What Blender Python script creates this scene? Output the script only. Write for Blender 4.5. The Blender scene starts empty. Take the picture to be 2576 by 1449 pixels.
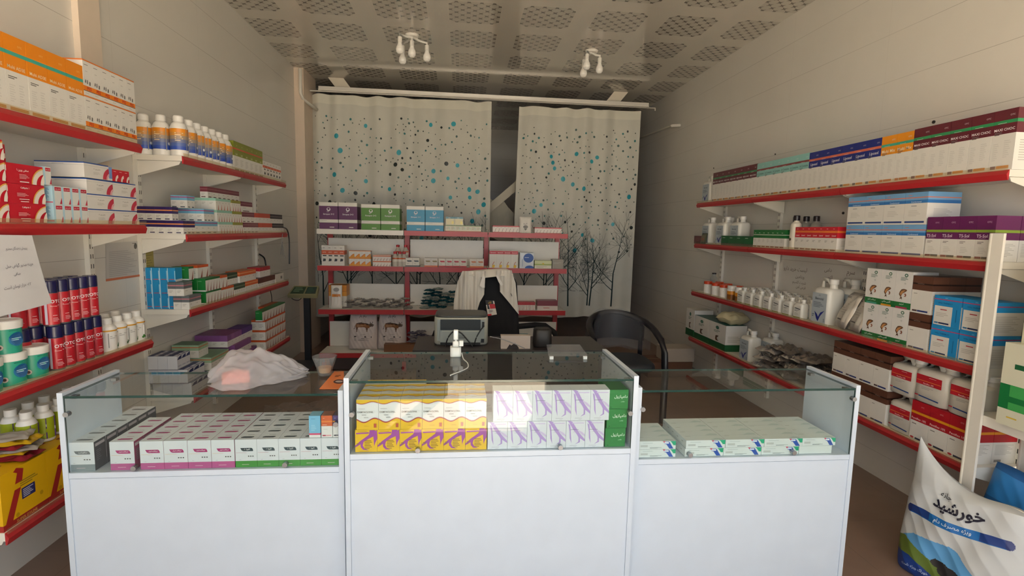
import bpy, math, random
from mathutils import Vector, Matrix
PI = math.pi
C = bpy.context.scene.collection
sc = bpy.context.scene
# ---------------------------------------------------------------- camera
F_PX = 1300.0; YAW = .1012; PITCH = .1119; ROLL = -.0215; EYE = 1.5
cy, sy, cp, sp = math.cos(YAW), math.sin(YAW), math.cos(PITCH), math.sin(PITCH)
fwd = Vector((sy*cp, cy*cp, -sp)); rgt = Vector((cy, -sy, 0)); dwn = fwd.cross(rgt)
r2 = rgt*math.cos(ROLL) + dwn*math.sin(ROLL); d2 = -rgt*math.sin(ROLL) + dwn*math.cos(ROLL)
cam_d = bpy.data.cameras.new('camera'); cam = bpy.data.objects.new('camera', cam_d); C.objects.link(cam)
cam_d.sensor_width = 36; cam_d.lens = F_PX/2576*36; cam_d.clip_start = .02
cam.matrix_world = Matrix(((r2.x, -d2.x, -fwd.x, 0), (r2.y, -d2.y, -fwd.y, 0), (r2.z, -d2.z, -fwd.z, EYE), (0, 0, 0, 1)))
sc.camera = cam
# ---------------------------------------------------------------- world, sun, daylight portals, exposure
w = bpy.data.worlds.new('sky'); sc.world = w; w.use_nodes = True
bg = w.node_tree.nodes['Background']; bg.inputs[0].default_value = (.86, .93, 1.0, 1); bg.inputs[1].default_value = 4.4
sun_d = bpy.data.lights.new('sun', 'SUN'); sun_d.energy = 80; sun_d.angle = .01; sun_d.color = (1, .955, .88)
sun = bpy.data.objects.new('sun', sun_d); C.objects.link(sun); sun.rotation_euler = Vector((.10, -.30, 1)).to_track_quat('Z', 'Y').to_euler()
def portal(x0, x1, z0, z1, y):
    l = bpy.data.lights.new('daylight_portal', 'AREA'); l.shape = 'RECTANGLE'; l.size = x1-x0; l.size_y = z1-z0
    l.cycles.is_portal = True
    o = bpy.data.objects.new('daylight_portal', l); C.objects.link(o); o.location = ((x0+x1)/2, y, (z0+z1)/2); o.rotation_euler = (-PI/2, 0, PI)
    o.rotation_euler = Vector((0, -1, 0)).to_track_quat('Z', 'Y').to_euler()
for a in ((-1.8, -.2, .45, 3.1), (-.1, .8, 0, 3.1), (.9, 2.55, .45, 3.1)): portal(*a, -.97)
sc.view_settings.view_transform = 'Standard'; sc.view_settings.look = 'None'; sc.view_settings.exposure = -0.14; sc.view_settings.gamma = 1
sc.view_settings.use_curve_mapping = False
sc.cycles.use_denoising = True; sc.cycles.max_bounces = 10; sc.cycles.diffuse_bounces = 6; sc.cycles.glossy_bounces = 4; sc.cycles.transparent_max_bounces = 24
sc.cycles.sample_clamp_indirect = 6; sc.cycles.caustics_reflective = False; sc.cycles.caustics_refractive = False
# ---------------------------------------------------------------- measuring helpers (photo pixel -> point on a real plane)
def ray(px, py):
    a, b = (px-1288)/F_PX, (py-724.5)/F_PX
    return r2*a + d2*b + fwd
def at(px, py, ax, v):
    d = ray(px, py); o = Vector((0, 0, EYE)); i = 'xyz'.index(ax); t = (v-o[i])/d[i]
    return o + d*t
# ---------------------------------------------------------------- materials
def lin(h):
    h = h.lstrip('#'); r = []
    for i in (0, 2, 4):
        c = int(h[i:i+2], 16)/255; r.append(c/12.92 if c <= .04045 else ((c+.055)/1.055)**2.4)
    return (*r, 1)
_m = {}
def mat(col, rough=.45, metal=0, **k):
    key = (col, rough, metal, tuple(sorted(k.items())))
    if key in _m: return _m[key]
    m = bpy.data.materials.new('paint_'+col.strip('#')); m.use_nodes = True; nt = m.node_tree; p = nt.nodes['Principled BSDF']
    c = lin(col); p.inputs['Roughness'].default_value = rough; p.inputs['Metallic'].default_value = metal
    if k.get('flat'): p.inputs['Base Color'].default_value = c
    else:
        n = nt.nodes.new('ShaderNodeTexNoise'); n.inputs['Scale'].default_value = 9; n.inputs['Detail'].default_value = 2
        r = nt.nodes.new('ShaderNodeMix'); r.data_type = 'RGBA'
        r.inputs[6].default_value = tuple(x*.94 for x in c[:3])+(1,); r.inputs[7].default_value = tuple(min(1, x*1.05) for x in c[:3])+(1,)
        g = nt.nodes.new('ShaderNodeTexCoord'); nt.links.new(g.outputs['Object'], n.inputs['Vector'])
        nt.links.new(n.outputs['Fac'], r.inputs[0]); nt.links.new(r.outputs[2], p.inputs['Base Color'])
    if 'spec' in k: p.inputs['Specular IOR Level'].default_value = k['spec']
    if 'emit' in k: p.inputs['Emission Color'].default_value = c; p.inputs['Emission Strength'].default_value = k['emit']
    if 'trans' in k: p.inputs['Transmission Weight'].default_value = k['trans']
    if 'coat' in k: p.inputs['Coat Weight'].default_value = k['coat']
    _m[key] = m; return m
def clear_mat(name, tint, ior=1.5, rough=.0, alpha=0.0, acol=(1, 1, 1, 1)):
    m = bpy.data.materials.new(name); m.use_nodes = True; nt = m.node_tree; nt.nodes.clear()
    out = nt.nodes.new('ShaderNodeOutputMaterial'); t = nt.nodes.new('ShaderNodeBsdfTransparent'); t.inputs[0].default_value = tint
    g = nt.nodes.new('ShaderNodeBsdfGlossy'); g.inputs['Roughness'].default_value = rough
    f = nt.nodes.new('ShaderNodeFresnel'); f.inputs[0].default_value = ior; mx = nt.nodes.new('ShaderNodeMixShader')
    gm = nt.nodes.new('ShaderNodeNewGeometry'); sb_ = nt.nodes.new('ShaderNodeMath'); sb_.operation = 'SUBTRACT'; sb_.inputs[0].default_value = 1; nt.links.new(gm.outputs['Backfacing'], sb_.inputs[1])
    ml = nt.nodes.new('ShaderNodeMath'); ml.operation = 'MULTIPLY'; nt.links.new(sb_.outputs[0], ml.inputs[0]); nt.links.new(f.outputs[0], ml.inputs[1])
    nt.links.new(ml.outputs[0], mx.inputs[0]); nt.links.new(g.outputs[0], mx.inputs[2])
    if alpha:
        d = nt.nodes.new('ShaderNodeBsdfDiffuse'); d.inputs[0].default_value = acol; m2 = nt.nodes.new('ShaderNodeMixShader'); m2.inputs[0].default_value = alpha
        tl = nt.nodes.new('ShaderNodeBsdfTranslucent'); tl.inputs[0].default_value = acol; m3 = nt.nodes.new('ShaderNodeMixShader'); m3.inputs[0].default_value = .5
        nt.links.new(d.outputs[0], m3.inputs[1]); nt.links.new(tl.outputs[0], m3.inputs[2])
        nt.links.new(t.outputs[0], m2.inputs[1]); nt.links.new(m3.outputs[0], m2.inputs[2]); nt.links.new(m2.outputs[0], mx.inputs[1])
    else: nt.links.new(t.outputs[0], mx.inputs[1])
    nt.links.new(mx.outputs[0], out.inputs[0]); return m
GLASS = clear_mat('cabinet_glass', (.955, .98, .972, 1), 1.75)
GEDGE = mat('#1d3a37', .15)
PLASTIC = clear_mat('clear_plastic', (.93, .94, .95, 1), 1.35, .12, .14, (.75, .77, .8, 1))
BAG = clear_mat('white_plastic_film', (.9, .9, .92, 1), 1.45, .22, .42, (.86, .86, .90, 1))
STRIP = clear_mat('price_rail_plastic', (.97, .94, .86, 1), 1.4, .15, .14, (.75, .66, .5, 1))
BOWL = clear_mat('pressed_glass', (.88, .90, .90, 1), 1.6, .05, .12, (.8, .82, .85, 1))
def nodes_mat(name):
    m = bpy.data.materials.new(name); m.use_nodes = True; nt = m.node_tree; return m, nt, nt.nodes['Principled BSDF']
def mth(nt, op, a, b=None, c=None):
    n = nt.nodes.new('ShaderNodeMath'); n.operation = op
    for i, v in enumerate((a, b, c)):
        if v is None: continue
        if isinstance(v, (int, float)): n.inputs[i].default_value = v
        else: nt.links.new(v, n.inputs[i])
    return n.outputs[0]
def mixc(nt, f, a, b):
    n = nt.nodes.new('ShaderNodeMix'); n.data_type = 'RGBA'
    if isinstance(f, (int, float)): n.inputs[0].default_value = f
    else: nt.links.new(f, n.inputs[0])
    for i, v in ((6, a), (7, b)):
        if isinstance(v, tuple): n.inputs[i].default_value = v
        else: nt.links.new(v, n.inputs[i])
    return n.outputs[2]
def tile_wall():
    m, nt, p = nodes_mat('glazed_cream_wall_tile')
    g = nt.nodes.new('ShaderNodeNewGeometry'); s = nt.nodes.new('ShaderNodeSeparateXYZ'); nt.links.new(g.outputs['Position'], s.inputs[0])
    def line(v, off, size, wd):
        f = mth(nt, 'FRACT', mth(nt, 'DIVIDE', mth(nt, 'ADD', v, off), size))
        return mth(nt, 'LESS_THAN', f, wd/size)
    lz = line(s.outputs[2], 10*.288-2.17+.288*10, .288, .0028); ly = line(s.outputs[1], 20*.96-3.11, .96, .002)
    ln = mth(nt, 'MAXIMUM', lz, mth(nt, 'MULTIPLY', ly, .4))
    n = nt.nodes.new('ShaderNodeTexNoise'); n.inputs['Scale'].default_value = 1.3; n.inputs['Detail'].default_value = 5; nt.links.new(g.outputs['Position'], n.inputs['Vector'])
    base = mixc(nt, n.outputs['Fac'], lin('#d0ccc4'), lin('#dfdcd5'))
    nn = nt.nodes.new('ShaderNodeTexNoise'); nn.inputs['Scale'].default_value = .9; nt.links.new(g.outputs['Position'], nn.inputs['Vector'])
    col = mixc(nt, mth(nt, 'MULTIPLY', ln, mth(nt, 'MULTIPLY', nn.outputs['Fac'], .75)), base, lin('#5a5044'))
    nt.links.new(col, p.inputs['Base Color']); p.inputs['Roughness'].default_value = .22; p.inputs['Specular IOR Level'].default_value = .5
    return m
WALL = tile_wall()
def ceil_mat():
    m, nt, p = nodes_mat('glossy_patterned_ceiling_panel')
    g = nt.nodes.new('ShaderNodeNewGeometry'); s = nt.nodes.new('ShaderNodeSeparateXYZ'); nt.links.new(g.outputs['Position'], s.inputs[0])
    T = .60
    u = mth(nt, 'SUBTRACT', mth(nt, 'FRACT', mth(nt, 'DIVIDE', mth(nt, 'ADD', s.outputs[0], 6.0-.10+T/2), T)), .5)
    v = mth(nt, 'SUBTRACT', mth(nt, 'FRACT', mth(nt, 'DIVIDE', mth(nt, 'ADD', s.outputs[1], 6.0-5.08+T/2), T)), .5)
    au, av = mth(nt, 'ABSOLUTE', u), mth(nt, 'ABSOLUTE', v)
    octa = mth(nt, 'MAXIMUM', mth(nt, 'MAXIMUM', au, av), mth(nt, 'MULTIPLY', mth(nt, 'ADD', au, av), .57))
    inside = mth(nt, 'LESS_THAN', octa, .35)
    def ring(r, wd): return mth(nt, 'LESS_THAN', mth(nt, 'ABSOLUTE', mth(nt, 'SUBTRACT', octa, r)), wd)
    K = 6.0
    a = mth(nt, 'ADD', u, v); b = mth(nt, 'SUBTRACT', u, v)
    su = mth(nt, 'SUBTRACT', mth(nt, 'FRACT', mth(nt, 'MULTIPLY', mth(nt, 'ADD', a, 4.0), K)), .5)
    sv = mth(nt, 'SUBTRACT', mth(nt, 'FRACT', mth(nt, 'MULTIPLY', mth(nt, 'ADD', b, 4.0), K)), .5)
    asu, asv = mth(nt, 'ABSOLUTE', su), mth(nt, 'ABSOLUTE', sv)
    # four-pointed star: product of the two distances small and near the centre
    star = mth(nt, 'MULTIPLY', mth(nt, 'LESS_THAN', mth(nt, 'MULTIPLY', asu, asv), 0.014), mth(nt, 'LESS_THAN', mth(nt, 'MAXIMUM', asu, asv), .36))
    lat = mth(nt, 'LESS_THAN', mth(nt, 'MINIMUM', asu, asv), .03)
    stars = mth(nt, 'MULTIPLY', inside, mth(nt, 'MAXIMUM', star, mth(nt, 'MULTIPLY', lat, .22)))
    rings = mth(nt, 'MAXIMUM', ring(.365, .006), mth(nt, 'MAXIMUM', ring(.40, .005), ring(.44, .005)))
    joint = mth(nt, 'GREATER_THAN', av, .493)
    base = mixc(nt, inside, lin('#c9c6be'), lin('#b7b3aa'))
    c1 = mixc(nt, mth(nt, 'MULTIPLY', rings, .35), base, lin('#cfc9bb'))
    c2 = mixc(nt, mth(nt, 'MULTIPLY', stars, .85), c1, lin('#3c362d'))
    c3 = mixc(nt, mth(nt, 'MULTIPLY', joint, .6), c2, lin('#c9c2b4'))
    nt.links.new(c3, p.inputs['Base Color']); p.inputs['Roughness'].default_value = .10; p.inputs['Specular IOR Level'].default_value = .85
    return m
def floor_mat():
    m, nt, p = nodes_mat('polished_brown_floor_tile')
    g = nt.nodes.new('ShaderNodeNewGeometry'); s = nt.nodes.new('ShaderNodeSeparateXYZ'); nt.links.new(g.outputs['Position'], s.inputs[0])
    def line(v, off, size): return mth(nt, 'LESS_THAN', mth(nt, 'FRACT', mth(nt, 'DIVIDE', mth(nt, 'ADD', v, off), size)), .006)
    ln = mth(nt, 'MAXIMUM', line(s.outputs[0], 10.1, .6), line(s.outputs[1], 10.2, .6))
    n = nt.nodes.new('ShaderNodeTexNoise'); n.inputs['Scale'].default_value = 3.5; n.inputs['Detail'].default_value = 7; n.inputs['Distortion'].default_value = .6; nt.links.new(g.outputs['Position'], n.inputs['Vector'])
    base = mixc(nt, n.outputs['Fac'], lin('#6d574b'), lin('#8f786a'))
    nt.links.new(mixc(nt, mth(nt, 'MULTIPLY', ln, .5), base, lin('#5d4d44')), p.inputs['Base Color']); p.inputs['Roughness'].default_value = .3
    return m
# ---------------------------------------------------------------- text
AR = {'ا': 'FE8D FE8E', 'آ': 'FE81 FE82', 'ب': 'FE8F FE90 FE91 FE92', 'پ': 'FB56 FB57 FB58 FB59', 'ت': 'FE95 FE96 FE97 FE98', 'ج': 'FE9D FE9E FE9F FEA0',
 'ح': 'FEA1 FEA2 FEA3 FEA4', 'خ': 'FEA5 FEA6 FEA7 FEA8', 'د': 'FEA9 FEAA', 'ذ': 'FEAB FEAC', 'ر': 'FEAD FEAE', 'ز': 'FEAF FEB0', 'ژ': 'FB8A FB8B', 'س': 'FEB1 FEB2 FEB3 FEB4',
 'ش': 'FEB5 FEB6 FEB7 FEB8', 'ص': 'FEB9 FEBA FEBB FEBC', 'ض': 'FEBD FEBE FEBF FEC0', 'ع': 'FEC9 FECA FECB FECC', 'ف': 'FED1 FED2 FED3 FED4', 'ق': 'FED5 FED6 FED7 FED8',
 'ک': 'FB8E FB8F FB90 FB91', 'گ': 'FB92 FB93 FB94 FB95', 'ل': 'FEDD FEDE FEDF FEE0', 'م': 'FEE1 FEE2 FEE3 FEE4', 'ن': 'FEE5 FEE6 FEE7 FEE8', 'و': 'FEED FEEE', 'ه': 'FEE9 FEEA FEEB FEEC', 'ی': 'FBFC FBFD FBFE FBFF', 'ط': 'FEC1 FEC2 FEC3 FEC4'}
def shape_ar(s):
    if not any(c in AR for c in s): return s
    out = []
    for i, c in enumerate(s):
        if c not in AR: out.append(c); continue
        fm = AR[c].split(); prv = i > 0 and s[i-1] in AR and len(AR[s[i-1]].split()) == 4; nxt = i+1 < len(s) and s[i+1] in AR and len(fm) == 4
        k = (3 if nxt else 1) if prv else (2 if nxt else 0)
        out.append(chr(int(fm[k], 16)))
    r = ''.join(reversed(out))
    return r
_t = {}
def text_geo(s, bold=0):
    k = (s, bold)
    if k in _t: return _t[k]
    c = bpy.data.curves.new('lettering', 'FONT'); c.body = shape_ar(s); c.resolution_u = 2 if len(s) > 3 else 3; c.offset = bold
    o = bpy.data.objects.new('lettering', c); C.objects.link(o)
    dg = bpy.context.evaluated_depsgraph_get(); me = o.evaluated_get(dg).to_mesh()
    V = [(v.co.x, v.co.y) for v in me.vertices]; Fc = [tuple(p.vertices) for p in me.polygons]
    o.evaluated_get(dg).to_mesh_clear(); bpy.data.objects.remove(o); bpy.data.curves.remove(c)
    x0 = min(v[0] for v in V); x1 = max(v[0] for v in V); y0 = min(v[1] for v in V); y1 = max(v[1] for v in V)
    _t[k] = ([((x-x0), (y-y0)) for x, y in V], Fc, x1-x0, y1-y0); return _t[k]
# ---------------------------------------------------------------- mesh builder
def clip01(P):
    # keep the part of a printed shape that lies on its face
    for ax, lim, sg in ((0, 0, 1), (0, 1, -1), (1, 0, 1), (1, 1, -1)):
        if all((p[ax]-lim)*sg >= 0 for p in P): continue
        out = []
        for i, p in enumerate(P):
            q = P[i-1]; a, c = (q[ax]-lim)*sg, (p[ax]-lim)*sg
            if (a >= 0) != (c >= 0): t = a/(a-c); out.append((q[0]+(p[0]-q[0])*t, q[1]+(p[1]-q[1])*t))
            if c >= 0: out.append(p)
        P = out
        if len(P) < 3: return []
    return P
class MB:
    def __init__(s): s.v = []; s.f = []; s.m = []; s.mats = []; s.sm = []
    def mi(s, m):
        if isinstance(m, str): m = mat(m)
        if m not in s.mats: s.mats.append(m)
        return s.mats.index(m)
    def face(s, pts, m, smooth=False):
        i = len(s.v); s.v += [tuple(p) for p in pts]; s.f.append(tuple(range(i, i+len(pts)))); s.m.append(s.mi(m)); s.sm.append(smooth)
    def add(s, V, Fc, m, smooth=False):
        i = len(s.v); s.v += [tuple(p) for p in V]; k = s.mi(m)
        for f in Fc: s.f.append(tuple(i+j for j in f)); s.m.append(k); s.sm.append(smooth)
    def box(s, x0, x1, y0, y1, z0, z1, m, mf=None):
        V = [(x, y, z) for z in (z0, z1) for y in (y0, y1) for x in (x0, x1)]
        for k, f in enumerate([(0, 2, 3, 1), (4, 5, 7, 6), (0, 1, 5, 4), (2, 6, 7, 3), (0, 4, 6, 2), (1, 3, 7, 5)]):
            s.add([V[j] for j in f], [(0, 1, 2, 3)], (mf or {}).get(k, m))
    def grid(s, P, nu, nv, m, smooth=True, closed=False):
        i = len(s.v); k = s.mi(m)
        for b in range(nv+1):
            for a in range(nu+1): s.v.append(tuple(P(a/nu, b/nv)))
        for b in range(nv):
            for a in range(nu):
                q = i+b*(nu+1)+a; s.f.append((q, q+1, q+nu+2, q+nu+1)); s.m.append(k); s.sm.append(smooth)
    def lathe(s, prof, n=20, ox=0, oy=0, smooth=True, sx=1, sy=1, rib=0):
        # prof: list of (r, z, material of the band that ends here)
        for j in range(len(prof)-1):
            r0, z0 = prof[j][:2]; r1, z1, m = prof[j+1]
            i = len(s.v); k = s.mi(m)
            for r, z in ((r0, z0), (r1, z1)):
                for a in range(n):
                    t = 2*PI*a/n; q = r*(1+(rib if a % 2 else 0)); s.v.append((ox+q*sx*math.cos(t), oy+q*sy*math.sin(t), z))
            for a in range(n):
                b = (a+1) % n; s.f.append((i+a, i+b, i+n+b, i+n+a)); s.m.append(k); s.sm.append(smooth)
    def tube(s, pts, r, m, n=8, taper=None):
        pts = [Vector(p) for p in pts]; i = len(s.v); k = s.mi(m); up = Vector((0, 0, 1))
        for j, p in enumerate(pts):
            d = (pts[min(j+1, len(pts)-1)]-pts[max(j-1, 0)]).normalized()
            a = d.cross(up if abs(d.z) < .9 else Vector((1, 0, 0))).normalized(); b = d.cross(a)
            rr = r if taper is None else r*(1+(taper-1)*j/(len(pts)-1))
            for q in range(n): t = 2*PI*q/n; s.v.append(tuple(p+a*rr*math.cos(t)+b*rr*math.sin(t)))
        for j in range(len(pts)-1):
            for q in range(n): u = (q+1) % n; s.f.append((i+j*n+q, i+j*n+u, i+(j+1)*n+u, i+(j+1)*n+q)); s.m.append(k); s.sm.append(True)
        for e in (0, len(pts)-1): s.f.append(tuple(i+e*n+q for q in range(n))); s.m.append(k); s.sm.append(False)
    def decals(s, ds, w, h, fn):
        # fn(u, v, lift) -> point; u, v in metres on a face w x h
        for n, d in enumerate(ds):
            e = .0004*(1+n*.35); k = d[0]
            if k == 'R': _, a, b, c, f, col = d; P = [(a, b), (c, b), (c, f), (a, f)]; s.face([fn(x*w, y*h, e) for x, y in P], col)
            elif k == 'G':
                _, a, b, c, f, col, nx, ny = d; s.grid(lambda u, v: fn((a+(c-a)*u)*w, (b+(f-b)*v)*h, e), nx, ny, col)
            elif k == 'P':
                q = clip01(d[1])
                if len(q) > 2: s.face([fn(x*w, y*h, e) for x, y in q], d[2])
            elif k == 'E':
                _, a, b, ru, rv, col = d; q = clip01([(a+ru*math.cos(t*PI/8), b+rv*math.sin(t*PI/8)) for t in range(16)])
                if len(q) > 2: s.face([fn(x*w, y*h, e) for x, y in q], col)
            elif k == 'L':   # n thin text lines between v0 and v1
                _, a, b, c, f, num, col = d
                for q in range(num):
                    y = f+(b-f)*(q+.5)/num; x1 = a+(c-a)*(.6+.4*((q*37) % 10)/10); t = (f-b)/num*.22
                    s.face([fn(a*w, (y-t)*h, e), fn(x1*w, (y-t)*h, e), fn(x1*w, (y+t)*h, e), fn(a*w, (y+t)*h, e)], col)
            elif k == 'T':   # text centred on (u, v), height fraction, max width fraction
                _, st, a, b, hh, mw, col = d[:7]; V, Fc, tw, th = text_geo(st, d[7] if len(d) > 7 else .01)
                sc_ = min(hh*h/th, mw*w/tw); i = [fn(a*w+(x-tw/2)*sc_, b*h+(y-th/2)*sc_, e) for x, y in V]; s.add(i, Fc, col)
    def build(s, name, parent=None, loc=None, rot=0):
        me = bpy.data.meshes.new(name); me.from_pydata(s.v, [], s.f)
        for m in s.mats: me.materials.append(m)
        me.polygons.foreach_set('material_index', s.m); me.polygons.foreach_set('use_smooth', s.sm); me.update()
        o = bpy.data.objects.new(name, me); C.objects.link(o)
        if parent: o.parent = parent
        if loc: o.location = loc
        o.rotation_euler.z = rot
        return o
def weld(o, d=.0002):
    import bmesh
    b = bmesh.new(); b.from_mesh(o.data); bmesh.ops.remove_doubles(b, verts=b.verts, dist=d); b.to_mesh(o.data); b.free()
def tag(o, label=None, cat=None, group=None, kind=None):
    if label and len(label.replace('-', ' ').split()) > 16: print('LONG', label)
    for k, v in (('label', label), ('category', cat), ('group', group), ('kind', kind)):
        if v: o[k] = v
    return o
def empty(name, loc=(0, 0, 0), rz=0):
    o = bpy.data.objects.new(name, None); C.objects.link(o); o.location = loc; o.rotation_euler.z = rz; o.empty_display_size = .05; return o
KIDS = {}
def copy_tree(o):
    r = o.copy(); C.objects.link(r)
    for ch in KIDS.get(o.name, ()):
        c = ch.copy(); C.objects.link(c); c.parent = r
        for g in KIDS.get(ch.name, ()): d = g.copy(); C.objects.link(d); d.parent = c
    return r
def kid(o, *ch): KIDS.setdefault(o.name, []).extend(ch); return o
ORD = 'first second third fourth fifth sixth seventh eighth ninth tenth eleventh twelfth thirteenth fourteenth fifteenth'.split()
# ---------------------------------------------------------------- room shell
XL, XR, ZC, YF, YB = -1.88, 2.63, 3.26, -.95, 9.4
def slab(name, x0, x1, y0, y1, z0, z1, m, kind='structure'):
    b = MB(); b.box(x0, x1, y0, y1, z0, z1, m); return tag(b.build(name), kind=kind)
slab('floor', XL-.1, XR+.1, YF-.1, YB+.1, -.08, 0, floor_mat())
slab('ceiling', XL-.1, XR+.1, YF-.1, YB+.1, ZC, ZC+.08, ceil_mat())
slab('wall_left', XL-.12, XL, YF-.1, YB+.1, 0, ZC, WALL); slab('wall_right', XR, XR+.12, YF-.1, YB+.1, 0, ZC, WALL)
slab('wall_back', XL, XR, YB, YB+.1, 0, ZC, WALL)
b = MB()
for a in ((XL, -1.8, 0, ZC), (-1.8, -.2, 0, .45), (-.2, -.1, 0, ZC), (.8, .9, 0, ZC), (.9, 2.55, 0, .45), (2.55, XR, 0, ZC), (-1.8, 2.55, 3.1, ZC)): b.box(a[0], a[1], YF-.08, YF, a[2], a[3], mat('#c9c4ba', .5))
tag(b.build('wall_front'), kind='structure')
for n, (x0, x1, z0) in enumerate(((-1.8, -.2, .45), (.9, 2.55, .45))):
    b = MB(); f = mat('#8f9294', .35, .6)
    for a in ((x0, x0+.05, z0, 3.1), (x1-.05, x1, z0, 3.1), ((x0+x1)/2-.025, (x0+x1)/2+.025, z0, 3.1), (x0, x1, z0, z0+.05), (x0, x1, 3.05, 3.1), (x0, x1, 2.1, 2.14)): b.box(a[0], a[1], YF-.06, YF-.02, a[2], a[3], f)
    tag(b.build('window_%d' % (n+1)), kind='structure')
slab('trim_1', XL, XL+.03, 2.83, 2.985, 1.6, ZC, mat('#d8c9b8', .4)); slab('trim_2', XL, -1.775, 6.25, 6.75, 0, ZC, mat('#d3c2b1', .45))
# pavement outside the shopfront; unseen canopies added to keep sun off the windows
slab('trim_3', -6, 7, -14, YF-.1, -.1, -.02, mat('#b5a68f', .9))
for n, (x0, x1) in enumerate(((-2.0, -.22), (.92, 2.75))):
    b = MB(); b.add([(x0, YF-.08, 3.2), (x1, YF-.08, 3.2), (x1, YF-1.0, 2.9), (x0, YF-1.0, 2.9), (x0, YF-.08, 3.17), (x1, YF-.08, 3.17), (x1, YF-1.0, 2.87), (x0, YF-1.0, 2.87)],
        [(0, 1, 2, 3), (4, 7, 6, 5), (3, 2, 6, 7), (0, 3, 7, 4), (1, 5, 6, 2)], mat('#a8a49a', .7)); tag(b.build('trim_%d' % (4+n)), kind='structure')

slab('trim_6', 0.0, .62, YF, -.13, .0005, .012, mat('#e6dccb', .35))  # unseen pale slab added in the doorway to brighten the centre glass reflection
# ---------------------------------------------------------------- wall shelving
RED = mat('#a9262b', .35); WH = mat('#e4e2da', .4); WM = mat('#e3dfd5', .35)
XLF, XRF, YBK = -1.6, 2.345, 5.40
def put(o, side, s, z, back=0, jit=0):
    if side == 'L': o.location = (XLF-back, s, z); r = PI/2
    elif side == 'R': o.location = (XRF+back, s, z); r = -PI/2
    elif side == 'B': o.location = (s, YBK+back, z); r = 0
    else: o.location = (s, side+back, z); r = 0
    o.rotation_euler.z = r+jit; return o
def wall_shelf(side, y0, y1, z, label, d=.275, lip=RED, name='wall_shelf', group='red-edged wall shelves', strip=True):
    L = y1-y0-.004; e = put(empty(name), side, (y0+y1)/2, z); tag(e, label, 'shelf', group)
    b = MB(); b.box(-L/2, L/2, .007, d, -.03, 0, WM); b.build('shelf_board', e)
    b = MB(); V = [(-L/2, .006, 0), (-L/2, -.006, -.02), (-L/2, .002, -.045), (-L/2, .0069, -.045), (-L/2, .0069, 0)]
    n = len(V); W = [(L/2, y, zz) for _, y, zz in V]
    b.add(V+W, [(i, n+i, n+(i+1) % n, (i+1) % n) for i in range(n)]+[tuple(range(n-1, -1, -1)), tuple(range(n, 2*n))], lip); b.build('front_lip', e)
    for sx in (-1, 1):
        b = MB(); x = sx*(L/2-.012); V = [(x, .02, -.031), (x, d, -.031), (x, d, -.125), (x, .03, -.05)]; W = [(x+.004, a, c) for _, a, c in V]
        b.add(V+W, [(0, 1, 2, 3), (7, 6, 5, 4), (0, 4, 5, 1), (1, 5, 6, 2), (2, 6, 7, 3), (3, 7, 4, 0)], WM); b.build('bracket', e)
    if strip:
        b = MB(); b.box(-L/2, L/2, -.004, -.0025, -.004, .016, STRIP); b.build('price_rail', e)
    return e
def upright(side, y, z0, z1, label):
    b = MB(); b.box(-.017, .017, -.012, .012, z0, z1, WM); z = z0+.04
    while z < z1-.05:
        for sx in (-.008, .008): b.box(sx-.0025, sx+.0025, -.0124, -.0119, z, z+.022, '#3b3833')
        z += .05
    o = b.build('shelf_upright'); put(o, side, y, 0, .275-.012 if side != 'L' else .265); o.location.x = XL+.0125 if side == 'L' else XR-.0125
    return tag(o, label, 'shelf upright', 'slotted shelf uprights')
LV = ['top', 'second', 'third', 'bottom']
Z_LN = [1.888, 1.487, .892, .385]; Z_LF = [1.885, 1.434, .985, .455]; Z_R = [1.805, 1.405, .925, .458]
for k, z in enumerate(Z_LN): wall_shelf('L', 1.90, 2.835, z, 'red-edged white shelf, %s level of the nearest left wall bay' % LV[k])
for k, z in enumerate(Z_LF):
    for y0, y1, nm in ((3.225, 4.07, 'middle'), (4.07, 5.005, 'farthest')): wall_shelf('L', y0, y1, z, 'red-edged white shelf, %s level of the %s left wall bay' % (LV[k], nm))
for k, z in enumerate(Z_R):
    for y0, y1, nm in ((2.045, 3.04, 'nearest'), (3.04, 4.03, 'middle'), (4.03, 5.015, 'farthest')): wall_shelf('R', y0, y1, z, 'red-edged white shelf, %s level of the %s right wall bay' % (LV[k], nm))
for s, y, l in (('L', 1.93, 'nearest to the doorway'), ('L', 2.815, 'before the gap in the shelving'), ('L', 3.25, 'just after the gap in the shelving'), ('L', 4.07, 'between the middle and farthest bays'), ('L', 4.985, 'at the far end of the shelving'),
        ('R', 2.08, 'nearest to the doorway'), ('R', 3.09, 'between the nearest and middle bays'), ('R', 4.05, 'between the middle and farthest bays'), ('R', 4.95, 'at the far end of the shelving')):
    upright(s, y, .12, 1.98 if s == 'L' else 1.9, 'slotted white metal shelf upright on %s wall, %s' % ('left' if s == 'L' else 'right', l))
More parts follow.
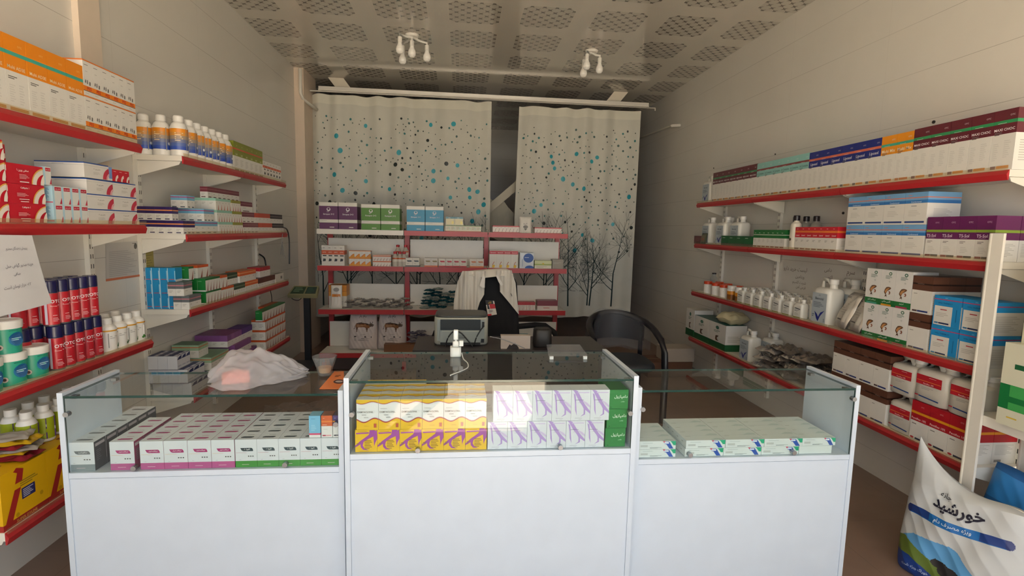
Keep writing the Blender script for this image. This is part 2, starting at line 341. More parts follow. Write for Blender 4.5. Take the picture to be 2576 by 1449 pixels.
# ---------------------------------------------------------------- free-standing red rack in front of the curtain
XB = [-1.44, -.575, .285, 1.13]
e = empty('display_rack', ((XB[0]+XB[3])/2, 5.72, 0)); tag(e, 'long red and white free-standing display rack in front of the spotted curtain', 'rack')
ex, ey = e.location.x, e.location.y
for x in (XB[0]+.05, XB[1], XB[2], XB[3]-.05):
    b = MB(); b.box(x-.025-ex, x+.025-ex, -.0, .045, .0, 1.44, RED); b.build('post', e)
    b = MB(); b.box(x-.02-ex, x+.02-ex, -.34, .0, .0, .1, RED); b.build('foot', e)
for k in range(3):
    x0, x1 = XB[k]+.004-ex, XB[k+1]-.004-ex; nm = ['left', 'middle', 'right'][k]
    for q, z in enumerate((1.47, 1.10, .652, .195)):
        b = MB(); b.box(x0, x1, -.33, -.002, z-.025, z, WM)
        if q == 3: b.box(x0, x1, -.31, -.3, .02, z-.04, mat('#3a3230', .6))
        o = b.build('shelf_board', e)
        lp = WM if (k == 0 and q == 0) else RED
        b = MB(); b.box(x0, x1, -.337, -.3305, z-.05, z, lp); b.build('front_lip', e)
        if q:
            b = MB(); zt = {1: 1.375, 2: .885, 3: .47}[q]; b.box(x0+.03, x1-.03, -.0015, .012, z+.002, zt, WM); b.build('back_panel', e)
# ---------------------------------------------------------------- curtains
def curtain(x0, x1, x0b, x1b, zt, zb, seed, label):
    R = random.Random(seed); ph = [R.uniform(0, 6) for _ in range(4)]
    def P(u, v, lift=0):
        z = zt+(zb-zt)*v; a = x0+(x0b-x0)*v; c = x1+(x1b-x1)*v; x = a+(c-a)*u; X = x0+(x1-x0)*u
        y = 6.56+.030*math.sin(X*25+ph[0]+1.2*math.sin(X*3+ph[1]))*(.7+.3*math.sin(X*5+ph[2]))+.014*math.sin(X*9+ph[3])
        y += .01*v*math.sin(X*13+ph[1]); z -= .012*(1-v)*(.5+.5*math.sin(X*19+ph[2])); z += .012*v*math.sin(X*11+ph[0])
        return Vector((x, y-lift, z))
    b = MB(); cl = mat('#c6c6be', .85); hem = mat('#d2d1c6', .8)
    W = x1-x0; nu = int(W*90)
    b.grid(lambda u, v: P(u, v*.04), nu, 1, hem); b.grid(lambda u, v: P(u, .04+v*.96), nu, 24, cl)
    H = zt-zb
    placed = []
    def dot(x, z, r, col):
        for a, c, q in placed:
            if (a-x)**2+(c-z)**2 < (q+r+.022)**2: return
        placed.append((x, z, r)); sx = R.uniform(.8, 1)
        f = lambda a, c: P((a-x0)/W, (zt-c)/H, .003)
        ctr = f(x, z); i = len(b.v)
        pts = [ctr]+[f(x+r*.5*sx*math.cos(t*PI/5), z+r*.5*math.sin(t*PI/5)) for t in range(10)]+[f(x+r*sx*math.cos(t*PI/5), z+r*math.sin(t*PI/5)) for t in range(10)]
        b.add(pts, [(0, 1+t, 1+(t+1) % 10) for t in range(10)]+[(1+t, 11+t, 11+(t+1) % 10, 1+(t+1) % 10) for t in range(10)], col)
    n = int(W*H*120)
    for k in range(n):
        q = R.random(); x = R.uniform(x0+.03, x1-.03); z = R.uniform(zb+.85, zt-.24)
        if z < zb+1.1 and R.random() < .5: continue
        big = .07 if z > 2.3 else .11
        if q < big*.6: dot(x, z, R.uniform(.024, .034), '#2397a8')
        elif q < big: dot(x, z, R.uniform(.018, .027), '#14201f')
        elif q < .42: dot(x, z, R.uniform(.011, .016), R.choice(['#2f7073', '#3f5a58', '#1b2423']))
        else: dot(x, z, R.uniform(.006, .010), R.choice(['#5d6660', '#46504c', '#2b3432', '#4f7a76']))
    ink = mat('#132a2b', .85)
    def seg(a, c, wa, wc):
        (xa, za), (xc, zc) = a, c
        if not (x0+.01 < xa < x1-.01 and x0+.01 < xc < x1-.01): return
        dx, dz = xc-xa, zc-za; l = math.hypot(dx, dz) or 1; nx, nz = -dz/l, dx/l
        m = max(1, int(l/.05))
        for q in range(m):
            t0, t1 = q/m, (q+1)/m; w0, w1 = wa+(wc-wa)*t0, wa+(wc-wa)*t1
            pt = [(xa+dx*t0+nx*w0, za+dz*t0+nz*w0), (xa+dx*t0-nx*w0, za+dz*t0-nz*w0), (xa+dx*t1-nx*w1, za+dz*t1-nz*w1), (xa+dx*t1+nx*w1, za+dz*t1+nz*w1)]
            b.face([P((p[0]-x0)/W, (zt-p[1])/H, .0035) for p in pt], ink)
    def branch(x, z, ang, l, wd, dep):
        x2, z2 = x+math.sin(ang)*l, z+math.cos(ang)*l; seg((x, z), (x2, z2), wd, wd*.7)
        if dep == 0: return
        for k in range(R.choice([2, 2, 3])):
            t = R.uniform(.35, 1); branch(x+(x2-x)*t, z+(z2-z)*t, ang+R.choice([-1, 1])*R.uniform(.35, .85), l*R.uniform(.55, .8), wd*.55, dep-1)
        branch(x2, z2, ang+R.uniform(-.18, .18), l*.72, wd*.68, dep-1)
    x = x0+.14
    while x < x1:
        for dx in ((0,) if R.random() < .5 else (-.012, .016)): branch(x+dx, .53, R.uniform(-.04, .04)+dx*2, R.uniform(.34, .44), .0085, 4)
        x += R.uniform(.24, .33)
    o = b.build('curtain'); tag(o, label, 'curtain', 'spotted curtains'); return o
curtain(-1.775, .365, -1.83, .37, 3.06, .385, 5, 'wide cream curtain with teal spots hanging left of the gap')
curtain(.71, 2.26, .655, 2.245, 3.03, .385, 11, 'narrow cream curtain with teal spots hanging right of the gap')
b = MB(); b.box(-2.02, 2.02, -.02, .02, -.022, .022, mat('#cfccc6', .3, .2)); b.box(-2.02, 2.02, -.035, -.02, -.03, -.018, WM)
o = b.build('curtain_rail', loc=(.33, 6.56, 3.115)); o.rotation_euler.y = .004; tag(o, 'long white curtain rail above both spotted curtains', 'curtain rail')
b = MB(); b.tube([(-2.1, 0, 0), (2.1, 0, 0)], .008, WM); b.tube([(2.1, 0, 0), (2.1, 0, -.03)], .007, WM)
o = b.build('curtain_rod', loc=(.32, 6.50, 3.068)); o.rotation_euler.y = .004; tag(o, 'thin white curtain rod just below the rail', 'curtain rod')
for x, sx, l in ((-1.50, 1, 'left'), (2.0, -1, 'right')):
    b = MB(); V = [(-.09, -.01, .12), (.09, -.01, .12), (.09+sx*.09, .05, .0), (-.09+sx*.09, .05, .0)]; W = [(a, c+.02, d) for a, c, d in V]
    b.add(V+W, [(0, 1, 2, 3), (7, 6, 5, 4), (0, 4, 5, 1), (1, 5, 6, 2), (2, 6, 7, 3), (3, 7, 4, 0)], mat('#d9d2c4', .4))
    tag(b.build('rail_bracket', loc=(x, 6.60, 3.14)), 'flat white metal bracket holding the %s end of the curtain rail' % l, 'bracket', 'rail brackets')
# pale sheet and plank seen through the gap between the curtains
b = MB(); sh = mat('#b9b4a6', .7)
b.box(-.38, .38, -.012, .012, -.05, .05, sh); o = b.build('wooden_plank', loc=(.52, 6.83, 1.90)); o.rotation_euler.y = -.72; tag(o, 'pale plank leaning diagonally behind the curtain gap', 'plank')
b = MB(); Ps = [(.36, 1.93), (.47, 1.83), (.56, 1.88), (.62, 1.80), (.70, 1.72), (.70, 1.18), (.62, 1.17), (.50, 1.36), (.36, 1.42)]
V = [(x, 6.87+.01*math.sin(x*30), z) for x, z in Ps]; W = [(x, y+.01, z) for x, y, z in V]; n = len(V)
b.add(V+W, [tuple(range(n-1, -1, -1)), tuple(range(n, 2*n))]+[(i, (i+1) % n, n+(i+1) % n, n+i) for i in range(n)], mat('#a9a597', .8))
b.box(.45, .5, 6.87, 6.9, 0, 1.3, mat('#8f8a7c', .8)); tag(b.build('hardboard_sheet'), 'pale broken-edged board standing behind the curtain gap', 'board')
# water pipes in the two far corners
b = MB(); b.tube([(-1.80, 6.22, 3.24), (-1.80, 6.22, 2.98), (-1.79, 6.26, 2.92), (-1.70, 6.50, 2.86)], .018, WM, 10); tag(b.build('wall_pipe'), 'white pipe elbow at the top of the left corner column', 'pipe')
b = MB(); b.tube([(2.63, 6.2, 2.80), (2.52, 6.2, 2.79)], .018, WM, 10); b.tube([(2.52, 6.2, 2.79), (2.3, 6.75, 2.72)], .012, WM, 8); tag(b.build('wall_pipe'), 'white pipe stub poking from the right wall beside the curtain', 'pipe')
# ---------------------------------------------------------------- ceiling lamps
def lamp(x, y, bulbs, label):
    e = empty('ceiling_lamp', (x, y, ZC)); tag(e, label, 'lamp', 'ceiling lamps with bare bulbs')
    wm = mat('#ece9e2', .3); b = MB(); b.lathe([(0, -.02, wm), (.055, -.02, wm), (.065, 0, wm)], 20); b.build('ceiling_plate', e)
    for dx, dy, l in bulbs:
        b = MB(); b.tube([(0, 0, -.02), (dx*.5, dy*.5, -.035), (dx, dy, -.035), (dx, dy, -.06)], .011, wm); b.build('arm', e)
        b = MB(); b.lathe([(.017, -.055, wm), (.02, -.06, wm), (.02, -.10-l, wm), (.017, -.105-l, wm)], 14, dx, dy)
        h = b.build('socket', e)
        g = mat('#f4f1e8', .25, emit=.06); b = MB()
        b.lathe([(.017, -.105-l, g), (.022, -.125-l, g), (.032, -.145-l, g), (.036, -.165-l, g), (.033, -.185-l, g), (.02, -.2-l, g), (0, -.204-l, g)], 16, dx, dy); b.build('bulb', h)
lamp(-.46, 5.05, ((-.10, -.10, 0), (-.10, .13, .02), (0, -.02, 0), (.13, .08, 0)), 'white ceiling lamp with four bare bulbs, left one')
lamp(1.26, 5.19, ((-.06, -.07, 0), (-.05, .10, .02), (.09, .02, 0)), 'white ceiling lamp with three bare bulbs, right one')
# ---------------------------------------------------------------- display counters
LAM = mat('#c6d2e0', .28, coat=.3)
def counter(x0, x1, y0, y1, zt, zd, label, clips, gt=.008):
    cx, t = (x0+x1)/2, .018; e = empty('display_counter', (cx, y0, 0)); tag(e, label, 'counter', 'white glass-topped display counters')
    a, c, D = x0-cx, x1-cx, y1-y0
    for p, q in ((a, a+t), (c-t, c)): b = MB(); b.box(p, q, 0, D, .0, zt, LAM); b.build('side_panel', e)
    b = MB(); b.box(a+t+.0005, c-t-.0005, .001, D-.02, zd-.02, zd, LAM); b.build('display_deck', e)
    b = MB(); b.box(a+t+.0005, c-t-.0005, .004, .02, .03, zd-.0225, LAM); b.build('front_panel', e)
    b = MB(); b.box(a+t+.001, c-t-.001, .03, D-.02, .08, .1, LAM); b.build('bottom_panel', e)
    g1 = MB(); g1.box(a+t+.001, c-t-.001, .002, .008, zd+.001, zt-.02, GLASS, {1: GEDGE, 4: GEDGE, 5: GEDGE}); gf = g1.build('front_glass', e)
    g2 = MB(); g2.box(a+t+.001, c-t-.001, .001, D-.004, zt-.019, zt-.019+gt, GLASS, {2: GEDGE, 3: GEDGE, 4: GEDGE, 5: GEDGE}); g2.build('glass_top', e)
    ch = mat('#b9bcc0', .25, .8)
    for x, z in clips: b = MB(); b.tube([(x-cx, -.006, z), (x-cx, .012, z)], .009, ch, 14); b.build('glass_clip', e)
    for x in (a+t+.012, c-t-.012):
        for y in (.04, D-.05): b = MB(); b.box(x-.01, x+.01, y-.01, y+.01, zt-.03, zt-.0195, ch); b.build('glass_clip', e)
    return e
YC, YS = 1.81, 1.85
counter(-1.362, -.4135, YS, 2.15, .915, .628, 'white display counter with glass top at the left, full of pink and green cartons', ((-1.335, .84), (-1.13, .642), (-.62, .642), (-.44, .79)))
counter(-.402, .664, YC, 2.245, .972, .692, 'taller white display counter with glass top in the centre', ((-.375, .84), (-.145, .703), (.377, .703), (.637, .83)))
counter(.676, 1.590, YS, 2.15, .915, .628, 'white display counter with glass top at the right, full of flat blue and green cartons', ((1.565, .86), (.90, .643), (1.33, .643), (.70, .83)))
# ---------------------------------------------------------------- cartons
W0 = '#dedcd6'; GY = '#8d8f90'
def sty(base=W0, bands=(), top=None, side=None, front=(), sided=(), topd=(), rough=.42): return dict(base=base, bands=bands, top=top, side=side, front=front, sided=sided, topd=topd, rough=rough)
def carton_mesh(w, d, h, S):
    b = MB(); b_ = S['bands']; cuts = sorted({0, 1}|{x for q in b_ for x in q[:2]}); R_ = S['rough']
    def col(t):
        for z0, z1, c in reversed(b_):
            if z0 <= t <= z1: return c
        return S['base']
    for i in range(len(cuts)-1):
        z0, z1 = cuts[i]*h, cuts[i+1]*h; c = mat(col((cuts[i]+cuts[i+1])/2), R_); cs = mat(S['side'], R_) if S['side'] else c
        b.face([(-w/2, 0, z0), (w/2, 0, z0), (w/2, 0, z1), (-w/2, 0, z1)], c); b.face([(w/2, d, z0), (-w/2, d, z0), (-w/2, d, z1), (w/2, d, z1)], c)
        b.face([(w/2, 0, z0), (w/2, d, z0), (w/2, d, z1), (w/2, 0, z1)], cs); b.face([(-w/2, d, z0), (-w/2, 0, z0), (-w/2, 0, z1), (-w/2, d, z1)], cs)
    tc = mat(S['top'] or col(.999), R_); b.face([(-w/2, 0, h), (w/2, 0, h), (w/2, d, h), (-w/2, d, h)], tc); b.face([(-w/2, d, 0), (w/2, d, 0), (w/2, 0, 0), (-w/2, 0, 0)], mat(S['base'], R_))
    # closing flap seam on top
    b.decals(S['front'], w, h, lambda u, v, e: (u-w/2, -e, v))
    b.decals(S['sided'], d, h, lambda u, v, e: (w/2+e, u, v)); b.decals(S['sided'], d, h, lambda u, v, e: (-w/2-e, d-u, v))
    b.decals(S['topd'], w, d, lambda u, v, e: (u-w/2, v, h+e))
    return b
LAY = {1: [''], 2: ['lower', 'upper'], 3: ['bottom', 'middle', 'top'], 4: ['bottom', 'second', 'third', 'top']}
ROWN = ['front row', 'second row', 'third row', 'fourth row', 'fifth row', 'sixth row']
SKIP = set(); RNG = random.Random(3)
DROP = set('small large low tall slim narrow wide single topmost big long flat white standing in front of the with and over its at edge'.split())
def short(t):
    ban = ['small ', 'large ', 'tall ', ' wall']
    for q in ban:
        if len(t.replace('-', ' ').split()) <= 16: break
        if q != ' wall': t = t.replace(q, ' ' if q[0] == ' ' else '', 1)
    while len(t.replace('-', ' ').split()) > 16 and ', ' in t: 
        a = t.split(', '); a[0] = a[0].replace(' white carton', ' carton'); t2 = ', '.join(a)
        if t2 == t: break
        t = t2
    return t
def cartons(side, p0, p1, n, z, h, d, S, desc, place, rows=1, layers=1, set_=.012, gap=.0, name=None, cat='carton', keep=None, jit=.006, plane=None, x=None, tilt=0, group=None):
    pl = {'L': ('x', XLF), 'R': ('x', XRF), 'B': ('y', YBK)}.get(side, ('y', side)); ax = 1 if side in ('L', 'R') else 0
    if x: s0, s1 = x
    else:
        py0 = p0[1]; s0, s1 = at(p0[0], p0[1], *pl)[ax], at(p1[0], p1[1], *pl)[ax]
    step = (s1-s0)/n; w = abs(step)*.988-gap; h1 = h/layers if layers > 1 else h
    if name is None:
        ws = desc.split(' carton')[0].replace('-', ' ').replace(',', '').split()
        ws = [q for q in ws if q not in DROP] or ['plain']
        name = '_'.join(ws[:4])+'_carton'
    proto = None; grp = group or (desc+'s '+place)[:60]
    tot = [(i, j, k) for k in range(layers) for j in range(rows) for i in range(n) if keep is None or keep(i, j, k)]
    for i, j, k in tot:
        if proto is None: o = proto = carton_mesh(w, d*.985, h1*.995, S).build(name)
        else: o = copy_tree(proto)
        put(o, side, s0+step*(i+.5), z+h1*k+.0004, set_+d*j, RNG.uniform(-jit, jit) if jit else 0)
        bits = [desc]
        if n > 1: bits.append('%s from left' % ORD[i])
        if layers > 1: bits.append(LAY[layers][k]+' layer')
        if rows > 1: bits.append(ROWN[j])
        bits.append(place); tag(o, short(', '.join(bits)), cat, grp if len(tot) > 1 else None)
    return proto
def hgt(side, px, pt, pb):   # height between two pixels on the front plane of that side
    pl = {'L': ('x', XLF), 'R': ('x', XRF), 'B': ('y', YBK)}.get(side, ('y', side)); return at(px, pt, *pl)[2]-at(px, pb, *pl)[2]
TXT = lambda s, u, v, h=.08, mw=.8, c='#ffffff', bd=.01: ('T', s, u, v, h, mw, c, bd)
BARFOOT = lambda a='#6b4a52', c='#c8862a': (('P', [(.08, .025), (.30, .025), (.30, .075), (.08, .075)], a), ('R', .34, .03, .86, .075, c))
PAPER = (('L', .10, .64, .45, .58, 2, '#6d6a68'), ('L', .1, .46, .35, .16, 9, '#cfcdc8'), ('L', .55, .50, .85, .2, 9, '#cfcdc8'))
SIDETXT = (('L', .12, .50, .88, .14, 9, '#b9b7b2'),)
def top_band(c, stripe, name='', tc='#f2eef0', foot=BARFOOT(), z=.60):
    return sty(W0, ((z, 1, c), (z+.17, z+.225, stripe)), front=(TXT('OTC', .78, .90, .035, .2, '#cfc6c8'), *( (TXT(name, .5, z+.075, .085, .86, tc),) if name else ()), ('L', .2, .785, .8, .775, 1, '#e8e4e4'), *PAPER, *foot), sided=SIDETXT)
place = 'right wall top shelf'
# right wall, top level
cartons('R', (1787, 510), (1896, 495), 7, Z_R[0], .265, .12, top_band('#5b1f2a', '#2c7a4c', 'MAXI CHOC'), 'small maroon-topped white carton', place)
cartons('R', (1896, 495), (2025, 483), 6, Z_R[0], .262, .14, top_band('#86b9b4', '#7d3b3c', 'A Complex', '#345b5c'), 'mint-topped white carton', place)
cartons('R', (2025, 483), (2203, 467), 6, Z_R[0], .258, .15, top_band('#1d2a78', '#c9664f', 'Liposol', foot=BARFOOT('#2c3350')), 'navy-topped white carton', place)
cartons('R', (2203, 467), (2282, 459), 2, Z_R[0], .258, .15, top_band('#d88a1c', '#3c9c84', 'Multi Mix', '#e9dcc0', BARFOOT('#c2702a', '#c2702a')), 'orange-topped white carton', place)
cartons('R', (2282, 459), (2538, 434), 5, Z_R[0], .262, .19, top_band('#5b1f2a', '#2b8552', 'MAXI CHOC'), 'large maroon-topped white carton', place)
# second level
place = 'right wall second shelf'
cartons('R', (1742, 624), (1766, 624), 1, Z_R[1], .075, .10, sty('#5a2429', front=(('L', .1, .8, .9, .3, 3, '#7a5054'),)), 'low dark red carton at the far end', place)
cartons('R', (1810, 620), (1886, 622), 4, Z_R[1], .085, .09, sty('#175b30', ((0, .25, '#3a4a3a'),), front=(('L', .2, .85, .8, .72, 1, '#b8d0bd'),)), 'low dark green carton', place)
cartons('R', (1890, 622), (1968, 626), 7, Z_R[1], .138, .11, sty(W0, ((.54, 1, '#1f6b33'), (.70, .74, '#c9cfc4')), front=(('L', .3, .85, .8, .8, 1, '#dfe8df'), ('L', .2, .5, .8, .3, 4, '#c3c1bc'), ('R', .1, .03, .85, .09, '#8a4030'))), 'small green-topped white carton', place)
cartons('R', (1993, 629), (2098, 637), 7, Z_R[1], .158, .15, sty(W0, ((.55, 1, '#bf2030'), (.76, .84, '#dd7a30')), front=(('L', .3, .93, .7, .90, 1, '#ffd8d8'), TXT('Liverol', .5, .64, .06, .7), ('L', .15, .45, .6, .36, 2, '#9a9894'), ('R', .08, .03, .85, .08, '#7a4a40')), sided=(('L', .2, .45, .8, .2, 5, '#c3c1bc'),)), 'small red-topped white carton', place)
S = sty(W0, ((.74, 1, '#6fa0cc'), (.82, .85, '#d07a63'), (.66, .76, '#2f6fb0')), front=(('L', .12, .93, .4, .89, 1, '#c77a6a'), TXT('Combomeral', .5, .70, .05, .66, '#cfe3f2'), ('L', .3, .6, .7, .55, 1, '#8d9296'), ('L', .2, .45, .8, .25, 4, '#cccac4'), ('R', .06, .05, .93, .105, '#27407e')), sided=(('L', .2, .5, .8, .2, 7, '#c3c1bc'),))
cartons('R', (2118, 643), (2312, 662), 4, Z_R[1], .335, .19, S, 'pale blue-topped white carton', place, layers=2)
S = sty(W0, ((.47, 1, '#5e1c52'), (.63, .69, '#7f9a34')), front=(TXT('OTC', .66, .86, .04, .25, '#c9b0c4'), TXT('TS-Sol', .34, .55, .075, .6, '#e8dcea'), ('L', .15, .5, .8, .49, 1, '#cdbccb'), ('L', .12, .43, .5, .37, 2, '#7a7876'), ('L', .2, .3, .7, .15, 4, '#cccac4'), ('R', .06, .04, .4, .09, '#7d4040'), ('R', .42, .04, .88, .09, '#4a4640')), sided=(('L', .1, .40, .9, .1, 9, '#bdbbb5'),))
cartons('R', (2317, 658), (2487, 672), 4, Z_R[1], .205, .125, S, 'purple-topped white carton', place, rows=2)
# third level
place = 'right wall third shelf'
fish = '#a8784a'
FISH = (('P', [(.28, .38), (.33, .46), (.42, .52), (.55, .535), (.68, .53), (.76, .51), (.70, .47), (.60, .44), (.50, .41), (.45, .36), (.40, .30)], '#6a4a34'), ('P', [(.33, .40), (.42, .47), (.55, .50), (.66, .50), (.55, .45), (.47, .40), (.42, .35)], '#c08a54'),
        ('P', [(.40, .31), (.34, .25), (.44, .27), (.50, .24), (.47, .32)], '#5a3c2c'), ('P', [(.56, .40), (.68, .42), (.74, .38), (.70, .33), (.58, .33), (.66, .36), (.64, .39)], '#8a5238'))
def fishbox(c2, t): return sty('#e2e1de', ((0, .17, '#1d6b34'),), front=(('E', .62, .90, .11, .045, '#2f6a50'), ('E', .62, .90, .06, .022, '#e2e1de'), ('L', .3, .85, .8, .75, 3, '#6f8a80'), ('E', .6, .68, .06, .025, '#c9cbc9'), *FISH, TXT(t, .5, .12, .06, .8), ('R', .15, .0, .85, .05, c2)), sided=(('L', .1, .8, .9, .3, 6, '#b5b3ae'),))
fx = [2162, 2197, 2232, 2272]; fy = [839, 851, 864, 878]
for q, (c2, t, nm) in enumerate((('#4a9a88', 'سیفکس آبزی', 'turquoise'), ('#d0922c', 'اکسی ماهی', 'orange'), ('#a8405a', 'آمونیوم', 'crimson'))):
    cartons('R', (fx[q], fy[q]), (fx[q+1], fy[q+1]), 1, Z_R[2], .40, .15, fishbox(c2, t), 'white carton with fish picture and %s strip' % nm, place, layers=2)
BR = sty(W0, ((.62, 1, '#5a392c'), (.77, .81, '#23110e')), top='#4d3126', front=(('L', .15, .85, .7, .8, 1, '#6d4a3c'), ('L', .25, .80, .8, .785, 1, '#bba89c'), ('L', .1, .55, .4, .5, 1, '#a7a49e'), ('R', .1, .04, .34, .085, '#5c4a48'), ('R', .36, .04, .88, .085, '#2c3c78')), sided=(('L', .1, .52, .9, .1, 9, '#bdbbb5'),))
cartons('R', (2273, 880), (2322, 898), 1, Z_R[2], .385, .09, BR, 'brown-topped white carton beside the fish cartons', place, layers=2, rows=3, keep=lambda i, j, k: True)
BL = sty('#cfcdc8', ((.0, .0, '#1e86c4'), (.70, 1, '#1f88c8'), (.86, .89, '#b03a6a')), front=(('R', 0, 0, 1, 1, '#1f88c8'), ('R', .0, .86, 1, .89, '#b03a6a'), ('R', .04, .03, .70, .66, W0), TXT('OTC', .45, .93, .03, .15, '#a8d8f0'), TXT('WILL THERM KT', .42, .76, .05, .6, '#14558a'), ('R', .26, .53, .5, .56, '#b03038'), ('L', .12, .45, .62, .3, 3, '#bfbdb8'), ('R', .08, .07, .22, .12, '#3a78a8'), ('R', .24, .07, .62, .12, '#1f2c58'), ('R', .84, .2, .87, .6, '#176aa4')), sided=(('L', .1, .6, .9, .1, 9, '#b5b3ae'),))
cartons('R', (2328, 897), (2478, 928), 2, Z_R[2], .30, .155, BL, 'bright blue carton with white panel', place, layers=2, gap=.004, keep=lambda i, j, k: True)
# bottom level
place = 'right wall bottom shelf'
FB = sty('#d6d4d0', ((0, .26, '#17522c'),), top='#2c6258', front=(('E', .5, .82, .1, .07, '#4a7a68'), ('L', .3, .72, .7, .62, 2, '#6f8a80'), ('P', [(.4, .36), (.42, .5), (.6, .52), (.55, .46), (.5, .44), (.52, .36), (.62, .32), (.45, .3)], '#5a3c2c')), sided=(('L', .1, .6, .9, .35, 4, '#b5b3ae'),))
cartons('R', (1741, 868), (1818, 908), 2, Z_R[3], .235, .20, FB, 'large fish carton with green base', place)
S = dict(FB); S['top'] = '#cfcbc2'; cartons('R', (1720, 857), (1740, 867), 1, Z_R[3], .275, .20, S, 'tall fish carton with open grey flaps', place)
cartons('R', (2084, 975), (2221, 1050), 4, Z_R[3], .395, .20, BR, 'brown-topped white carton', place, layers=2)
RD = sty(W0, ((.50, 1, '#a81a26'), (.68, .74, '#d8901e')), front=(TXT('OTC', .6, .88, .03, .2, '#e0a0a0'), TXT('Pentiflex 10%', .45, .56, .06, .8, '#f0c8c8'), ('L', .1, .45, .5, .4, 1, '#8a8884'), ('E', .17, .07, .11, .025, '#a83038'), ('R', .34, .045, .88, .09, '#3a3c4c')), sided=(('L', .1, .45, .9, .2, 8, '#bdbbb5'), ('R', .1, .04, .4, .1, '#8a8884')))
cartons('R', (2280, 1102), (2424, 1183), 3, Z_R[3], .21, .125, RD, 'red-topped white carton with yellow stripe', place, rows=2)
# near rack at the right edge: brown and white cartons on its boards
# ---- left wall, top level
place = 'left wall top shelf'
OR = sty(W0, ((.53, 1, '#dd8418'), (.74, .79, '#3fa090')), front=(TXT('OTC', .72, .88, .03, .2, '#e8b870'), TXT('Multi AD3E', .5, .585, .045, .8, '#e8d8b8'), ('L', .1, .47, .55, .42, 2, '#5a5856'), ('L', .12, .36, .4, .12, 8, '#cfcdc8'), ('L', .55, .38, .8, .1, 8, '#cfcdc8'), ('R', .08, .01, .92, .055, '#b8842c')), sided=SIDETXT)
cartons('L', (-32, 262), (225, 325), 5, Z_LN[0], .268, .15, OR, 'tall orange-topped white carton', 'left wall nearest top shelf')
PE = sty(W0, ((.96, 1, '#cf7430'), (.14, .27, '#dd7a1c'), (.12, .14, '#5a5854')), top='#cf7430', front=(TXT('PES', .55, .205, .10, .6, '#b0301c', .03), ('L', .1, .88, .8, .84, 1, '#7a7876'), ('L', .2, .70, .6, .66, 1, '#b8b6b2'), ('P', [(.12, .36), (.2, .33), (.25, .42), (.18, .45)], '#4a4846'), ('P', [(.32, .33), (.42, .33), (.42, .45), (.34, .43)], '#55524f'), ('P', [(.55, .31), (.68, .30), (.7, .4), (.58, .42)], '#5c5956'), ('L', .1, .08, .7, .05, 1, '#b0aeaa')))
cartons('L', (226, 325), (352, 358), 6, Z_LN[0], .30, .09, PE, 'narrow white PES-printed carton', 'left wall nearest top shelf', layers=2)
place = 'left wall far top shelf'
OL = sty(W0, ((.50, 1, '#7a8220'), (.72, .77, '#c2452c')), front=(TXT('Sel E', .5, .56, .06, .6, '#d8dab0'), ('E', .6, .86, .03, .02, '#c8cc90'), ('L', .2, .4, .8, .15, 5, '#c3c1bc'), ('R', .1, .0, .9, .05, '#8a7a40')), sided=(TXT('OTC', .6, .88, .05, .3, '#c8cc70'), ('L', .1, .42, .6, .15, 6, '#b0aeaa')))
cartons('L', (594, 430), (666, 452), 6, Z_LF[0], .205, .11, OL, 'olive-topped white carton', place)
cartons('L', (667, 452), (711, 462), 6, Z_LF[0], .135, .08, sty(W0, ((.60, .74, '#c9522a'),), front=(('L', .2, .9, .8, .85, 1, '#7a7876'), ('L', .2, .69, .8, .66, 1, '#f0d8c8'), ('R', .2, .48, .7, .54, '#3c3a38'), ('P', [(.25, .2), (.65, .2), (.7, .32), (.3, .34)], '#33312f'))), 'slim white carton with orange band', place)
# ---- left wall, second level
place = 'left wall nearest second shelf'
def arc(cx, cz, r0, r1, a0, a1, col, n=8, asp=1.0):
    o = [(cx+r1*math.cos(math.radians(a0+(a1-a0)*t/n)), cz+r1*asp*math.sin(math.radians(a0+(a1-a0)*t/n))) for t in range(n+1)]
    i = [(cx+r0*math.cos(math.radians(a1+(a0-a1)*t/n)), cz+r0*asp*math.sin(math.radians(a1+(a0-a1)*t/n))) for t in range(n+1)]
    return [('P', [o[t], o[t+1], i[n-t-1], i[n-t]], col) for t in range(n)]
ARCS = (*arc(1.08, .0, .30, .42, 92, 178, '#e8e0d6', asp=2.1), *arc(1.08, .0, .42, .45, 92, 178, '#d8a850', asp=2.1), *arc(1.3, 0, .32, .42, 130, 178, '#e8e0d6', asp=2.0))
CE = sty('#b8182c', (), front=(*ARCS, TXT('Ceftiprin 1', .42, .80, .12, .42), ('L', .2, .55, .55, .35, 4, '#e0a0a8'), ('R', .25, .2, .52, .24, '#e8d0d0'), ('R', .28, .08, .5, .12, '#e8d0d0')), sided=(*arc(1.05, .0, .55, .8, 92, 178, '#e8e0d6', asp=1.1), *arc(1.05, .0, .8, .86, 92, 178, '#d8a850', asp=1.1), ('E', .7, .2, .05, .05, '#d87080')))
CE2 = dict(CE); CE2['front'] = (*ARCS, TXT('سفتی پرین ۱', .40, .68, .15, .4), ('L', .3, .5, .6, .25, 4, '#e0a0a8'), ('R', .3, .08, .55, .13, '#f0e0e0'))
cartons('L', (36, 567), (127, 566), 1, Z_LN[1], .142, .22, CE, 'wide red carton with white arcs', place, layers=2, jit=.003)
cartons('L', (36, 567), (127, 566), 1, Z_LN[1]+.1425, .072, .22, CE2, 'topmost wide red carton of its stack', place)
cartons('L', (-60, 568), (33, 567), 1, Z_LN[1], .29, .22, CE, 'wide red carton at the photo edge', place, layers=4, jit=.003)
CR = sty('#b8182c', ((.97, 1, '#d08a50'),), front=(('L', .2, .85, .9, .78, 1, '#f0d0d0'), *arc(1.0, .0, .35, .62, 95, 178, '#e8e0d6', asp=.9)))
